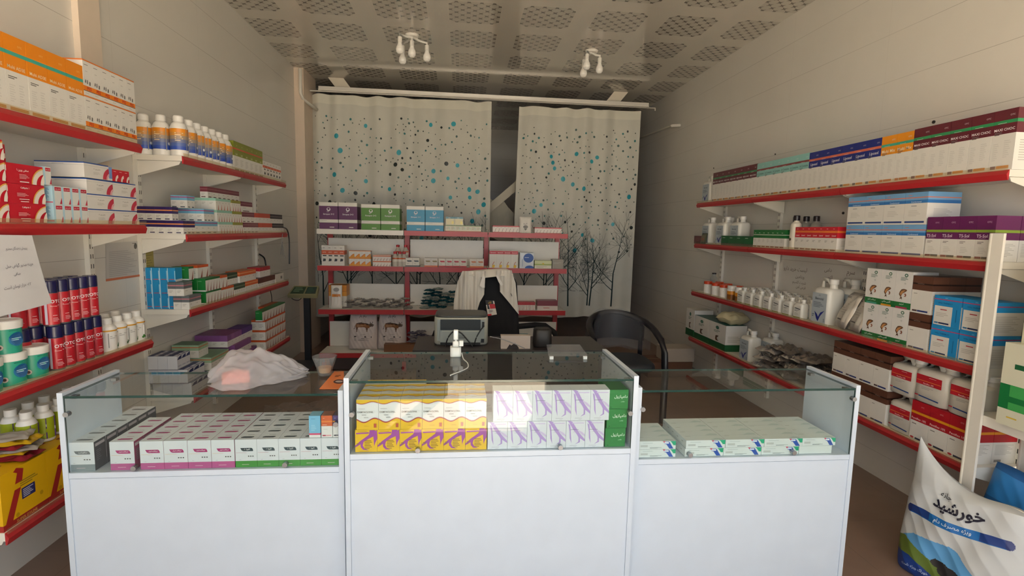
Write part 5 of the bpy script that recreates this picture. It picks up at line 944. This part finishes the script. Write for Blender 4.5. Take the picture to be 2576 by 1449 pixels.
S3 = sack(.47, .46, .17, 7, mat('#c2c5c6', .7), (*pic, ('G', .10, .60, .90, .68, '#1c6ab0', 12, 2), ('E', .10, .64, .035, .04, '#22306c'), ('E', .90, .64, .035, .04, '#22306c'), ('G', .12, .604, .30, .676, '#1f3c80', 3, 2), ('G', .70, .604, .88, .676, '#1f3c80', 3, 2), TXT('ویژه مصرف دام', .5, .64, .055, .66, '#dfe8f0'),
    TXT('خورشید', .52, .79, .13, .50, '#1c1a2c', .03), TXT('جانه', .40, .885, .06, .2, '#3c3a3c')), tufts=(.34, -.10), lean=.10, res=(170, 180))
S3.location = (2.03, 1.83, .0); S3.rotation_euler = (-.10, -.10, -1.36); tag(S3, 'big blue and white feed sack with cow picture on the floor at the right edge', 'sack')
S4 = sack(.46, .50, .14, 12, mat('#1c5c98', .6), (('G', .0, .70, 1, .95, '#2c7cc0', 6, 4), TXT('Parsrin Pars', .3, .5, .10, .9, '#d0dcec')), tufts=(0, .05), lean=.04)
S4.location = (2.34, 1.80, 0); S4.rotation_euler = (-.05, 0, -1.5); tag(S4, 'blue feed sack standing behind the big white one at the right edge', 'sack')
# ---------------------------------------------------------------- near rack at the right edge
e = empty('storage_rack', (2.40, 1.5, 0)); tag(e, 'white metal angle rack at the right edge beside the feed sacks', 'rack')
for x in (-.12, .165):
    for y in (-.55, .535):
        b = MB(); b.box(x, x+.012, y-.06, y, 0, 1.53, WM); b.box(x, x+.06, y-.012, y, 0, 1.53, WM); b.tube([(x+.006, y-.006, .001), (x+.006, y-.006, 1.529)], .009, WM, 8); b.build('post', e)
for z, y1 in ((.735, .52), (1.46, .34)):
    b = MB(); b.box(-.105, .225, -.61, y1, z-.045 if z > .3 else z-.03, z-.0, WM); b.build('shelf_board', e)
GC = sty('#d3d2bd', ((.20, .50, '#15703a'),), front=(('R', .1, .36, .28, .5, '#3c9a50'), ('R', .5, .22, .68, .36, '#3c9a50'), ('R', .1, .2, .28, .29, '#3c9a50'), TXT('www.na', .5, .60, .05, .5, '#6a7868'), ('R', .12, .70, .32, .76, '#1c5c38'), ('P', [(.24, .76), (.32, .76), (.32, .82)], '#1c5c38'), ('L', .36, .73, .7, .70, 1, '#7a8878'), ('R', .5, .05, .8, .14, '#8a8a80'), ('R', .52, .06, .78, .13, '#d3d2bd'), ('R', .1, .1, .2, .115, '#c8a830')))
b = carton_mesh(.40, .34, .345, GC); o = b.build('medicine_carton'); o.location = (2.265, 1.70, .7357); o.rotation_euler.z = -PI/2; tag(o, 'big cream carton with green checked band on the storage rack', 'carton')
b = carton_mesh(.38, .30, .33, sty('#cfcbae', front=(('L', .2, .5, .8, .3, 3, '#b8a890'),))); o = b.build('medicine_carton'); o.location = (2.30, 1.68, 1.0815); o.rotation_euler.z = -PI/2; tag(o, 'plain cream carton on top of the green checked one', 'carton')
# ---------------------------------------------------------------- desk, printer, office chair with lab coat
dk = mat('#2c2624', .4); e = empty('desk', (.33, 3.50, 0)); tag(e, 'dark brown desk behind the centre counter', 'desk')
b = MB(); b.box(-.62, .62, -.30, .14, .715, .74, dk); b.build('desk_top', e)
for x in (-.60, .575): b = MB(); b.box(x, x+.025, -.27, .12, 0, .7145, dk); b.build('side_panel', e)
b = MB(); b.box(-.574, .574, .08, .095, .25, .7145, mat('#4a4038', .5)); b.build('modesty_panel', e)
g1, g2 = mat('#a8aaa0', .4), mat('#8e9693', .4); e = empty('printer', (.012, 3.32, .7405)); tag(e, 'pale grey printer seen from behind on the desk', 'printer')
b = MB(); loft(b, [rring(.345, .26, 0, 32, 8, oy=.16), rring(.355, .27, .01, 32, 8, oy=.16), rring(.355, .27, .17, 32, 8, oy=.16), rring(.345, .26, .182, 32, 8, oy=.16)], g1); b.box(-.155, .15, .017, .03, .03, .17, g2); b.build('body', e)
b = MB(); b.box(-.135, .125, .008, .024, .104, .172, mat('#22282a', .5)); b.build('rear_cover', e)
b = MB(); b.box(-.135, .125, .010, .024, .022, .103, g2); b.box(-.125, .115, .008, .012, .094, .101, g1); b.box(-.02, .03, .0095, .0105, .05, .055, '#4a5050'); b.box(-.02, .02, .0095, .0105, .062, .066, '#4a5050'); b.build('rear_panel', e)
b = MB(); b.box(-.135, .125, .012, .024, .004, .020, '#151617'); b.box(.135, .15, .012, .023, .125, .158, '#151617'); b.box(.130, .150, .012, .023, .02, .045, '#151617'); b.build('socket', e)
b = MB(); loft(b, [rring(.34, .25, .1825, 32, 8, oy=.16), rring(.345, .255, .19, 32, 8, oy=.16), rring(.33, .24, .196, 32, 8, oy=.16)], mat('#3a3c3c', .4)); b.build('lid', e)
def cable(name, pts, r, col, label, sub=6):
    P = [Vector(p) for p in pts]; P = [P[0]]+P+[P[-1]]; out = []
    for i in range(1, len(P)-2):
        for q in range(sub):
            t = q/sub; a, b_, c, d = P[i-1:i+3]
            out.append(.5*((2*b_)+(c-a)*t+(2*a-5*b_+4*c-d)*t*t+(3*b_-a-3*c+d)*t**3))
    out.append(P[-2]); b = MB(); b.tube(out, r, mat(col, .4), 8); return tag(b.build(name), label, 'cable')
A = lambda px, py, Y: tuple(at(px, py, 'y', Y))
cable('power_cable', [A(1120, 872, 3.27), A(1128, 848, 3.27), A(1143, 833, 3.27), A(1160, 838, 3.27), A(1178, 858, 3.27), A(1190, 872, 3.27)], .0045, '#16181a', 'black cable looping in front of the printer back')
cable('power_cable', [A(1218, 820, 3.31), A(1208, 832, 3.29), A(1198, 850, 3.28), A(1193, 868, 3.28)], .004, '#16181a', 'black cable hanging from the printer socket')
wd = mat('#d5dad8', .35); cx_, cz_ = at(1144, 893, 'z', .962)[0], .9621; e = empty('charger_stand', (cx_+.004, 2.17, .9612)); tag(e, 'white charger block standing upright on the centre counter glass', 'charger')
b = MB(); loft(b, [rring(.045, .045, .0, 20, 6), rring(.046, .046, .003, 20, 6), rring(.046, .046, .04, 20, 6)], wd); b.build('base_block', e)
b = MB(); loft(b, [rring(.028, .026, .0405, 18, 4, oy=.005), rring(.026, .026, .062, 18, 4, oy=.005), rring(.010, .012, .064, 18, 4, oy=.005), rring(.009, .012, .070, 18, 4, oy=.005)], wd); b.build('adapter', e)
b = MB(); loft(b, [rring(.019, .018, .0705, 16, 6, oy=.005), rring(.020, .02, .073, 16, 6, oy=.005), rring(.02, .02, .108, 16, 6, oy=.005), rring(.017, .017, .112, 16, 6, oy=.005)], mat('#e8ecea', .3)); b.build('plug_head', e)
b = MB(); b.box(.015, .032, -.006, .012, .043, .066, wd); b.build('side_plug', e)
gz = .9635
cable('charging_cable', [(cx_+.03, 2.16, .975)]+[tuple(at(px, py, 'z', gz)) for px, py in ((1166, 903), (1176, 913), (1177, 924), (1164, 932), (1148, 938), (1133, 944))], .0022, '#c8cccc', 'thin white charging cable curling over the centre counter glass')
e = empty('acrylic_stand', (.46, 2.16, .9612)); tag(e, 'small clear acrylic plate with two white feet at the back of the centre counter', 'stand')
b = MB(); b.add([(-.085, -.05, .012), (.085, -.05, .012), (.075, .06, .035), (-.075, .06, .035), (-.085, -.05, .015), (.085, -.05, .015), (.075, .06, .038), (-.075, .06, .038)], [(0, 1, 2, 3), (4, 5, 6, 7), (0, 1, 5, 4), (1, 2, 6, 5), (2, 3, 7, 6), (3, 0, 4, 7)], PLASTIC); b.build('plate', e)
for x in (-.08, .065): b = MB(); b.box(x, x+.016, -.056, -.044, 0, .0118, wd); b.build('foot', e)
# small things at the desk front
b = MB(); b.box(-.095, .095, 0, .05, 0, .085, mat('#b8aca2', .6)); b.decals((('P', [(.2, .0), (.3, .35), (.35, .25), (.48, .45), (.6, .12), (.62, 0)], '#2a2220'),), .19, .085, lambda u, v, e: (u-.095, -e, v)); o = b.build('card_box'); o.location = (.36, 3.24, .7408); tag(o, 'pale card box with dark drawing beside the printer', 'box')
b = MB(); loft(b, [rring(.11, .10, 0, 20, 5), rring(.12, .11, .01, 20, 5), rring(.115, .10, .11, 20, 5), rring(.09, .08, .122, 20, 5)], mat('#1c1918', .5)); o = b.build('card_reader'); o.location = (.545, 3.32, .7408); tag(o, 'black card reader on the desk right of the printer', 'card reader')
cable('desk_cable', [A(1233, 847, 3.22), A(1262, 853, 3.19), A(1295, 865, 3.18), A(1320, 876, 3.18)], .003, '#8a8c8e', 'grey cable drooping across the desk front')
# office chair
bk2 = mat('#131315', .75, spec=.3); e = empty('office_chair', (.30, 4.42, 0)); tag(e, 'black high-backed office chair behind the desk, draped with a white coat', 'chair')
def back(u, v, s):
    z = .52+.63*v; hw = .215*(1-.18*v)*(1-max(0, v-.82)**2*14); x = (2*u-1)*hw; y = -.07+.05*(2*u-1)**2*-1+s*.035*(max(0, 1-(2*u-1)**6))**.5*(max(0, 1-(2*v-1)**10))**.5+.05*v
    return (x, y, z)
b = MB(); b.grid(lambda u, v: back(u, v, -1), 16, 20, bk2); b.grid(lambda u, v: back(1-u, v, 1), 16, 20, bk2); b.build('backrest', e)
b = MB(); loft(b, [rring(.46, .44, .42, 28, 4, oy=-.30), rring(.50, .48, .44, 28, 4, oy=-.30), rring(.50, .48, .48, 28, 4, oy=-.30), rring(.44, .42, .505, 28, 4, oy=-.30)], bk2); b.build('seat', e)
for s in (-1, 1): b = MB(); b.tube([(s*.20, -.09, .68), (s*.34, -.12, .70), (s*.42, -.15, .70), (s*.49, -.22, .655), (s*.51, -.28, .60), (s*.45, -.34, .50), (s*.24, -.36, .45)], .024, bk2, 10); b.build('armrest', e)
b = MB(); b.tube([(0, -.28, .09), (0, -.28, .42)], .03, mat('#3a3a3c', .35, .6), 14); b.tube([(0, -.28, .09), (0, -.28, .2)], .04, bk2, 14); b.build('gas_post', e)
for k in range(5):
    a = k*2*PI/5+.3; b = MB(); b.tube([(0, -.28, .10), (.28*math.cos(a), -.28+.28*math.sin(a), .065)], .02, bk2, 8, .7); l = b.build('base_arm', e); b = MB(); b.tube([(.28*math.cos(a)-.015, -.28+.28*math.sin(a), .028), (.28*math.cos(a)+.015, -.28+.28*math.sin(a), .028)], .0275, bk2, 14); b.build('caster', l)
# leaflet hanging on the chair back
b = MB(); P_ = [(1221, 756), (1243, 757), (1250, 791), (1227, 795)]; q = [Vector(A(x, y, 4.285)) for x, y in P_]; b.face(q, '#cfc8bc'); b.face([p+Vector((0, .002, 0)) for p in reversed(q)], '#cfc8bc')
def LQ(u, v, e): return q[0].lerp(q[1], u).lerp(q[3].lerp(q[2], u), 1-v)-Vector((0, e+.0006, 0))
b.decals((('R', 0, .72, .85, 1, '#15120f'), TXT('گارانتی', .45, .88, .16, .7, '#d8b020'), TXT('ویژه', .4, .72, .1, .4, '#d87820'), ('R', .38, .45, 1, .78, '#b01c24'), ('P', [(.1, .45), (.12, .75), (.3, .72), (.34, .42)], '#1a1718'), ('L', .2, .38, .75, .2, 3, '#4a4644'), ('R', 0, 0, .42, .12, '#b82020')), 1, 1, LQ)
o = b.build('leaflet'); tag(o, 'small red, black and white leaflet attached to the black chair back', 'leaflet')
# lab coat draped over the chair
def PXQ(px, py, Y): return at(px, py, 'y', Y)
b = MB(); ct = mat('#cbc5ba', .85)
def strip(rows, n, dy, ph, m=ct):
    k = len(rows)-1
    def f(u, v):
        t = v*k; i = min(int(t), k-1); t -= i; py = rows[i][0]*(1-t)+rows[i+1][0]*t; l = rows[i][1]*(1-t)+rows[i+1][1]*t; r = rows[i][2]*(1-t)+rows[i+1][2]*t
        px = l+(r-l)*u; Y = 4.262+dy+.035*(abs(px-1233)/90)**2-.012*math.sin(px*.22+ph+.02*py)-.006*math.sin(px*.5+ph)
        return PXQ(px, py, Y)
    b.grid(f, n, k*4, m); b.grid(lambda u, v: f(1-u, v)+Vector((0, .008, 0)), n, k*4, m)
strip([(682, 1163, 1222), (699, 1155, 1220.5), (711, 1150, 1220), (724, 1147, 1219), (741, 1144, 1218), (760, 1141.5, 1207), (779, 1141, 1201)], 26, 0, 0)
strip([(776, 1181, 1202), (790, 1182, 1199), (799, 1183, 1196)], 10, 0, 0)
strip([(680, 1250, 1287.5), (697, 1249, 1292), (712, 1257, 1297), (734, 1258, 1299), (759, 1279, 1301.5), (775, 1292, 1303.5), (790, 1304, 1305.5)], 20, 0, 1.5)
# sleeve hanging at the left
strip([(690, 1160, 1168), (712, 1151, 1163), (741, 1145, 1161), (778, 1141.5, 1161.5)], 8, -.03, .7, mat('#c6c0b5', .85))
top = [(1163, 683), (1195, 679), (1225, 676.5), (1250, 675), (1272, 674.5), (1287.5, 681)]; bot = [(1163, 692), (1195, 694), (1220, 699), (1249, 695.5), (1266, 694), (1290, 692)]
def yoke(u, v):
    t = u*5; i = min(int(t), 4); t -= i; a = (top[i][0]*(1-t)+top[i+1][0]*t, top[i][1]*(1-t)+top[i+1][1]*t); c = (bot[i][0]*(1-t)+bot[i+1][0]*t, bot[i][1]*(1-t)+bot[i+1][1]*t)
    if v < .4: w_ = v/.4; p = PXQ(a[0], a[1], 4.33+.03*(abs(a[0]-1233)/90)**2); return p+Vector((0, .09*(1-w_), -.28*(1-w_)**1.6))
    w_ = (v-.4)/.6; px, py = a[0]+(c[0]-a[0])*w_, a[1]+(c[1]-a[1])*w_; return PXQ(px, py, 4.33-.068*w_**.6+.035*(abs(px-1233)/90)**2)
b.grid(yoke, 30, 12, ct)
for P_ in ([(1214, 693), (1220, 697), (1219.5, 724), (1213, 724), (1206.5, 719)], [(1248, 694), (1252, 693), (1266, 716), (1260, 719), (1254, 709)]):
    q1 = [PXQ(x, y, 4.235) for x, y in P_]; q2 = [p+Vector((0, .006, 0)) for p in q1]; b.face(q1, '#d2ccc2'); b.face(q2[::-1], '#d2ccc2'); [b.face([q1[i], q2[i], q2[(i+1) % len(q1)], q1[(i+1) % len(q1)]], '#d2ccc2') for i in range(len(q1))]
q1 = [PXQ(x, y, 4.262) for x, y in ((1284, 738), (1286, 738), (1289, 745), (1287, 745))]; b.face(q1, '#5a544c')
tag(b.build('lab_coat'), 'white lab coat draped over the black office chair', 'coat')
# ---------------------------------------------------------------- plastic-wrapped visitor chair on the right
tb = mat('#14161c', .35); e = empty('armchair', (1.33, 4.05, 0)); tag(e, 'black tube armchair wrapped in clear plastic behind the right counter', 'chair')
N = 14; arcp = [(.27*math.cos(PI*k/N), .33*math.sin(PI*k/N), .70+.10*math.sin(PI*k/N)) for k in range(N+1)]
right = [(.285, -.22, 0), (.285, -.22, .40), (.28, -.20, .56), (.275, -.13, .65)]
path = right+arcp+[(-x, y, z) for x, y, z in reversed(right)]
b = MB(); b.tube(path, .027, tb, 12); b.build('frame_tube', e)
b = MB(); f1 = lambda u, v: (.275*math.cos(PI*(.16+.68*u)), .335*math.sin(PI*(.16+.68*u))-.0, .58+.21*v*(.6+.4*math.sin(PI*u))); f2 = lambda u, v: (.245*math.cos(PI*(.84-.68*u)), .305*math.sin(PI*(.84-.68*u)), .58+.21*v*(.6+.4*math.sin(PI*u)))
b.grid(f1, 16, 5, tb); b.grid(f2, 16, 5, tb); b.build('backrest', e)
for s in (-1, 1): b = MB(); b.tube([(s*.22, .18, .74), (s*.225, .20, .42), (s*.235, .25, 0)], .02, tb, 10); b.build('rear_leg', e)
b = MB(); loft(b, [rring(.44, .42, .40, 28, 4), rring(.48, .46, .42, 28, 4), rring(.48, .46, .45, 28, 4), rring(.43, .41, .47, 28, 4)], mat('#23282f', .5)); b.build('seat', e)
b = MB(); b.grid(lambda u, v: (.30*math.cos(PI*(.1+.8*u)), .365*math.sin(PI*(.1+.8*u))+.006*math.sin(30*u+9*v), .50+.335*v*(.72+.28*math.sin(PI*u))+.008*math.sin(22*u)), 30, 10, PLASTIC)
b.grid(lambda u, v: (.225*math.cos(PI*(.1+.8*u)), .285*math.sin(PI*(.1+.8*u))+.006*math.sin(26*u+7*v), .50+.335*v*(.72+.28*math.sin(PI*u))+.006*math.sin(20*u)), 30, 10, PLASTIC); b.build('plastic_cover', e)
# ---------------------------------------------------------------- platform scale by the left corner
e = empty('platform_scale', (-1.59, 5.32, 0)); tag(e, 'platform scale with tilted green display on a dark post by the left corner', 'scale')
b = MB(); b.box(-.22, .12, -.20, .20, .03, .09, mat('#4a4c50', .4, .5)); b.build('platform', e)
b = MB(); b.box(-.03, .03, .20, .25, .03, .80, mat('#1a1a1f', .4)); b.build('post', e)
b = MB(); V = [(-.145, .06, .80), (.145, .06, .80), (.125, .22, .875), (-.125, .22, .875)]; W_ = [(x, y+.02, z-.035) for x, y, z in V]
b.add(V+W_, [(0, 1, 2, 3), (7, 6, 5, 4), (0, 4, 5, 1), (1, 5, 6, 2), (2, 6, 7, 3), (3, 7, 4, 0)], mat('#8f8a66', .5)); h = b.build('display_head', e)
def SQ(u, v, e_): p = Vector(V[0]).lerp(Vector(V[1]), u).lerp(Vector(V[3]).lerp(Vector(V[2]), u), v); return p+Vector((0, -.4*e_*3, e_*3))
b = MB(); b.decals((('R', .06, .12, .52, .88, '#1d3a24'), ('L', .12, .82, .48, .3, 3, '#7a9a7a'), ('R', .57, .12, .94, .88, '#16342c'), ('L', .62, .8, .9, .2, 4, '#2c5a4c')), 1, 1, SQ); b.build('display_window', h)
cable('scale_cable', [(-1.70, 5.50, .84), (-1.72, 5.46, .76), (-1.66, 5.48, .73), (-1.62, 5.52, .77)], .004, '#1a1a1c', 'dark cable looping under the scale display')
# ---------------------------------------------------------------- things on the left counter
R7 = random.Random(17)
def bagF(u, v, s):
    # crumpled bag lying on its side: long axis u, from knotted corner (0) to open mouth (1)
    L = .33; wd_ = (.03+.12*math.sin(PI*min(1, u*1.02)**.75)+.02*math.sin(9*u)); ht = (.015+.105*math.sin(PI*min(1, u)**.8)*(1-.25*u))
    a = PI*v; x = (u-.5)*L; y = wd_*math.cos(a)*.75; z = ht*math.sin(a)*s if s > 0 else 0
    k = math.sin(14*u+6*a)*math.sin(9*u-4*a+1)*.012+math.sin(31*u+11*a)*.003+abs(math.sin(17*u-9*a))*.008
    return (x+.012*math.sin(8*a), y+k*math.cos(a), max(.0008, z+(k if s > 0 else 0)*math.sin(a)*1.2))
b = MB(); b.grid(lambda u, v: bagF(u, v, 1), 64, 40, BAG); b.grid(lambda u, v: bagF(u, 1-v, 0), 40, 4, BAG)
o = b.build('carrier_bag'); o.location = (-.765, 2.035, .9052); o.rotation_euler.z = .38; bag = tag(o, 'crumpled translucent white carrier bag lying on the left counter', 'bag')
b = MB(); b.grid(lambda u, v: ((u-.5)*.115, .045*math.cos(PI*v), .004+.055*math.sin(PI*v)*(.8+.2*math.sin(PI*u))), 10, 10, mat('#d87a68', .5)); b.grid(lambda u, v: ((u-.5)*.115, .045*(2*v-1), .003), 4, 4, mat('#d87a68', .5)); o = b.build('wrapped_parcel'); o.location = (-.84, 2.0, .9058); o.rotation_euler.z = .38; o.scale = (.8, .85, .8); tag(o, 'salmon pink parcel showing through the end of the carrier bag', 'parcel')
pg = BOWL; b = MB(); pr = [(0, .004), (.024, .004), (.027, .012), (.030, .03), (.039, .055), (.046, .078)]
b.lathe([pr[0]]+[(r, z, pg) for r, z in pr[1:]], 48, rib=.05); b.lathe([(0, .008), (.02, .008, pg), (.026, .03, pg), (.035, .056, pg), (.043, .078, pg), (.046, .078, pg)], 48, rib=.05); b.lathe([(.0, 0), (.022, 0, pg), (.024, .004, pg)], 32)
o = b.build('glass_bowl'); o.location = (-.535, 2.085, .9052); kid(o); tag(o, 'ribbed pressed glass bowl on the left counter', 'bowl')
b = MB(); b.lathe([(0, .012), (.021, .012, mat('#c89a6c', .5)), (.026, .034, mat('#c89a6c', .5)), (0, .034, mat('#b88a60', .5))], 24); c = b.build('bowl_filling'); c.location = o.location+Vector((0, 0, .0)); tag(c, 'tan filling inside the ribbed glass bowl', 'food')
b = MB(); Q = [tuple(at(px, py, 'z', .9056).xy) for px, py in ((803, 979), (842, 934), (866, 934), (866, 979))]; b.face([(x, min(y, 2.13), .9056) for x, y in Q], '#cc6c2c'); b.face([(x, min(y, 2.13), .9066) for x, y in Q], mat('#cf7030', .35)); n = 4
for i in range(n): a, c = Q[i], Q[(i+1) % n]; b.face([(a[0], a[1], .9056), (c[0], c[1], .9056), (c[0], c[1], .9066), (a[0], a[1], .9066)], '#cc6c2c')
def CQ(u, v, e_): p = Vector(Q[0]).lerp(Vector(Q[3]), u).lerp(Vector(Q[1]).lerp(Vector(Q[2]), u), v); return (p.x, p.y, .9068+e_)
b.decals((('E', .72, .38, .30, .12, '#4a2420'), ('E', .72, .38, .2, .05, '#b8a8a0'), ('L', .35, .75, .8, .62, 2, '#5a3420')), 1, 1, CQ)
o = b.build('orange_card'); o.location = (0, 0, 0); tag(o, 'orange printed card lying on the left counter beside the centre counter', 'card')
# ---------------------------------------------------------------- papers on the walls
pp = mat('#d9dade', .7)
q = [at(px, py, 'x', -1.575) for px, py in ((-40, 590), (80, 592), (130, 762), (-40, 806))]
def NQ(u, v, e_): return q[0].lerp(q[1], u).lerp(q[3].lerp(q[2], u), 1-v)+Vector((e_+.0006, 0, 0))
b = MB(); b.grid(lambda u, v: NQ(u, v, 0)+Vector((.006*math.sin(3*u+2*v)*(1-v), 0, 0)), 10, 10, pp); NQ2 = lambda u, v, e_: NQ(u, v, e_)+Vector((.006*math.sin(3*u+2*v)*(1-v)+.0005, 0, 0))
gt_ = '#7c7c86'
b.decals((TXT('پرورش دهندگان محترم', .60, .82, .06, .70, gt_), TXT('هزینه صدور گواهی حمل', .60, .60, .06, .78, gt_), TXT('صافی', .52, .49, .05, .2, gt_), TXT('۲۵۰ هزار تومان است', .50, .33, .055, .66, gt_)), 1, 1, NQ2)
tag(b.build('paper_notice'), 'white paper notice with handwriting hanging from the nearest left shelf', 'notice')
def wallpaper_sheet(name, c4, xw, col, deco, label, cat, th=.0012):
    q = [at(px, py, 'x', xw) for px, py in c4]; d = Vector((.001 if xw < 0 else -.001, 0, 0))
    b = MB(); b.face(q, col); b.face([p-d for p in reversed(q)], col)
    b.decals(deco, 1, 1, lambda u, v, e_: q[0].lerp(q[1], u).lerp(q[3].lerp(q[2], u), 1-v)+d*(e_*900+.3)); return tag(b.build(name), label, cat)
wallpaper_sheet('wall_poster', ((266, 612), (352, 606), (354, 694), (267, 707)), XL+.002, mat('#b9b7b4', .6), (('L', .08, .78, .92, .08, 14, '#a3a1a0'), ('E', .85, .86, .05, .08, '#4a4844'), ('L', .75, .96, .95, .93, 1, '#5c5a56')), 'grey printed sheet taped to the wall behind the left shelves', 'poster')
wallpaper_sheet('orange_tape', ((267, 702), (354, 690), (354, 695), (267, 708)), XL+.0035, mat('#c0704c', .6), (), 'strip of orange tape along the lower edge of the grey wall sheet', 'tape')
wallpaper_sheet('sticky_note', ((359, 630), (385, 626), (388, 674), (364, 678)), XL+.002, mat('#b5a862', .7), (('L', .1, .9, .9, .1, 6, '#9a8e50'),), 'yellowish paper slip on the left wall beside the grey sheet', 'note')
# handwriting on the right wall
b = MB(); hw = mat('#6a6054', .8)
for t, px, py, s in (('لیست خرید دارو', 2000, 678, .035), ('ویتامین', 2012, 697, .028), ('شربت کلسیم', 2010, 712, .028), ('قرص آهن', 2014, 723, .026), ('دامی', 2083, 680, .03), ('اکسی', 2085, 698, .026), ('پودر شیر', 2086, 710, .026), ('سرم', 2140, 690, .03), ('بتادین', 2132, 705, .026)):
    p = at(px, py, 'x', XR-.0012); V, Fc, tw, th = text_geo(t, 0); k = s/th*1.2; b.add([(p.x, p.y-(x-tw/2)*k, p.z+(y-th/2)*k) for x, y in V], Fc, hw)
tag(b.build('wall_writing'), 'faint handwritten list on the right wall below the second shelf', 'writing')
for i, (px, py, l) in enumerate(((1951, 388, 'above the mint cartons'), (1796, 423, 'above the small maroon cartons'), (2350, 307, 'above the large maroon cartons'), (2122, 536, 'beside the pale blue cartons'))):
    p = at(px, py, 'x', XR); b = MB(); b.tube([(p.x+.004, p.y, p.z), (p.x-.006, p.y, p.z)], .009 if i > 1 else .006, mat('#2a2320', .6), 10); tag(b.build('wall_plug'), 'small dark wall plug on the right wall, '+l, 'wall plug', 'dark plugs in the right wall')
# cords at the far end of the left shelves
p = lambda px, py, X=-1.57: tuple(at(px, py, 'x', X))
cable('stethoscope', [p(712, 572), p(722, 578), p(727, 600), p(728, 640), p(728, 664)], .006, '#1c1a1a', 'black cord hanging at the far end of the left shelves')
cable('ear_tube', [p(711, 588), p(709, 610), p(713, 628), p(717, 652)], .003, '#8c8c8c', 'thin metal tube hanging beside the black cord'); cable('ear_tube', [p(711, 608), p(707, 630), p(706, 640)], .003, '#7c7c7c', 'shorter thin metal tube hanging beside the black cord')
cable('wall_plug_lead', [p(645, 637, -1.87), p(655, 641, -1.86), p(665, 650, -1.85), p(669, 668, -1.84)], .007, '#161416', 'black plug and lead on the left wall above the far third shelf')
cable('wall_lead', [p(680, 730, -1.6), p(683, 745, -1.6), p(684, 760, -1.6)], .003, '#161416', 'thin dark lead hanging below the far third shelf')
# ---------------------------------------------------------------- floor clutter
cb = mat('#5f4130', .8); b = MB(); b.box(-.26, .22, -.16, .16, 0, .16, cb); b.box(-.26, .22, -.006, .006, .1602, .161, '#8a7048'); o = b.build('cardboard_box'); o.location = (2.22, 5.25, .0005); tag(o, 'brown cardboard box on the floor at the far right', 'box')
b = MB(); b.box(-.16, .16, -.12, .12, 0, .14, mat('#a79c90', .7)); o = b.build('cardboard_box'); o.location = (2.30, 5.22, .162); tag(o, 'pale carton resting on the brown box at the far right', 'box')
fo = mat('#6c645e', .12, .7); R8 = random.Random(4)
b = MB(); b.grid(lambda u, v: ((u-.5)*.9, (v-.5)*.5, .02+.035*abs(math.sin(13*u+5*v))*abs(math.sin(9*v-7*u))+.02*abs(math.sin(23*u-11*v))), 50, 30, PLASTIC, smooth=False); o = b.build('plastic_wrap'); o.location = (-1.05, 4.1, .0); o.rotation_euler.z = .3; tag(o, 'crumpled clear plastic wrap on the floor behind the left counter', 'plastic wrap')
b = MB(); b.box(-.30, .30, -.012, .012, 0, .012, mat('#8a7c58', .5)); b.box(-.28, .22, .04, .055, 0, .01, mat('#9a9a90', .3, .6)); o = b.build('wooden_stick'); o.location = (-.95, 3.62, .001); o.rotation_euler.z = .25; tag(o, 'thin wooden slat on the floor behind the left counter', 'slat')
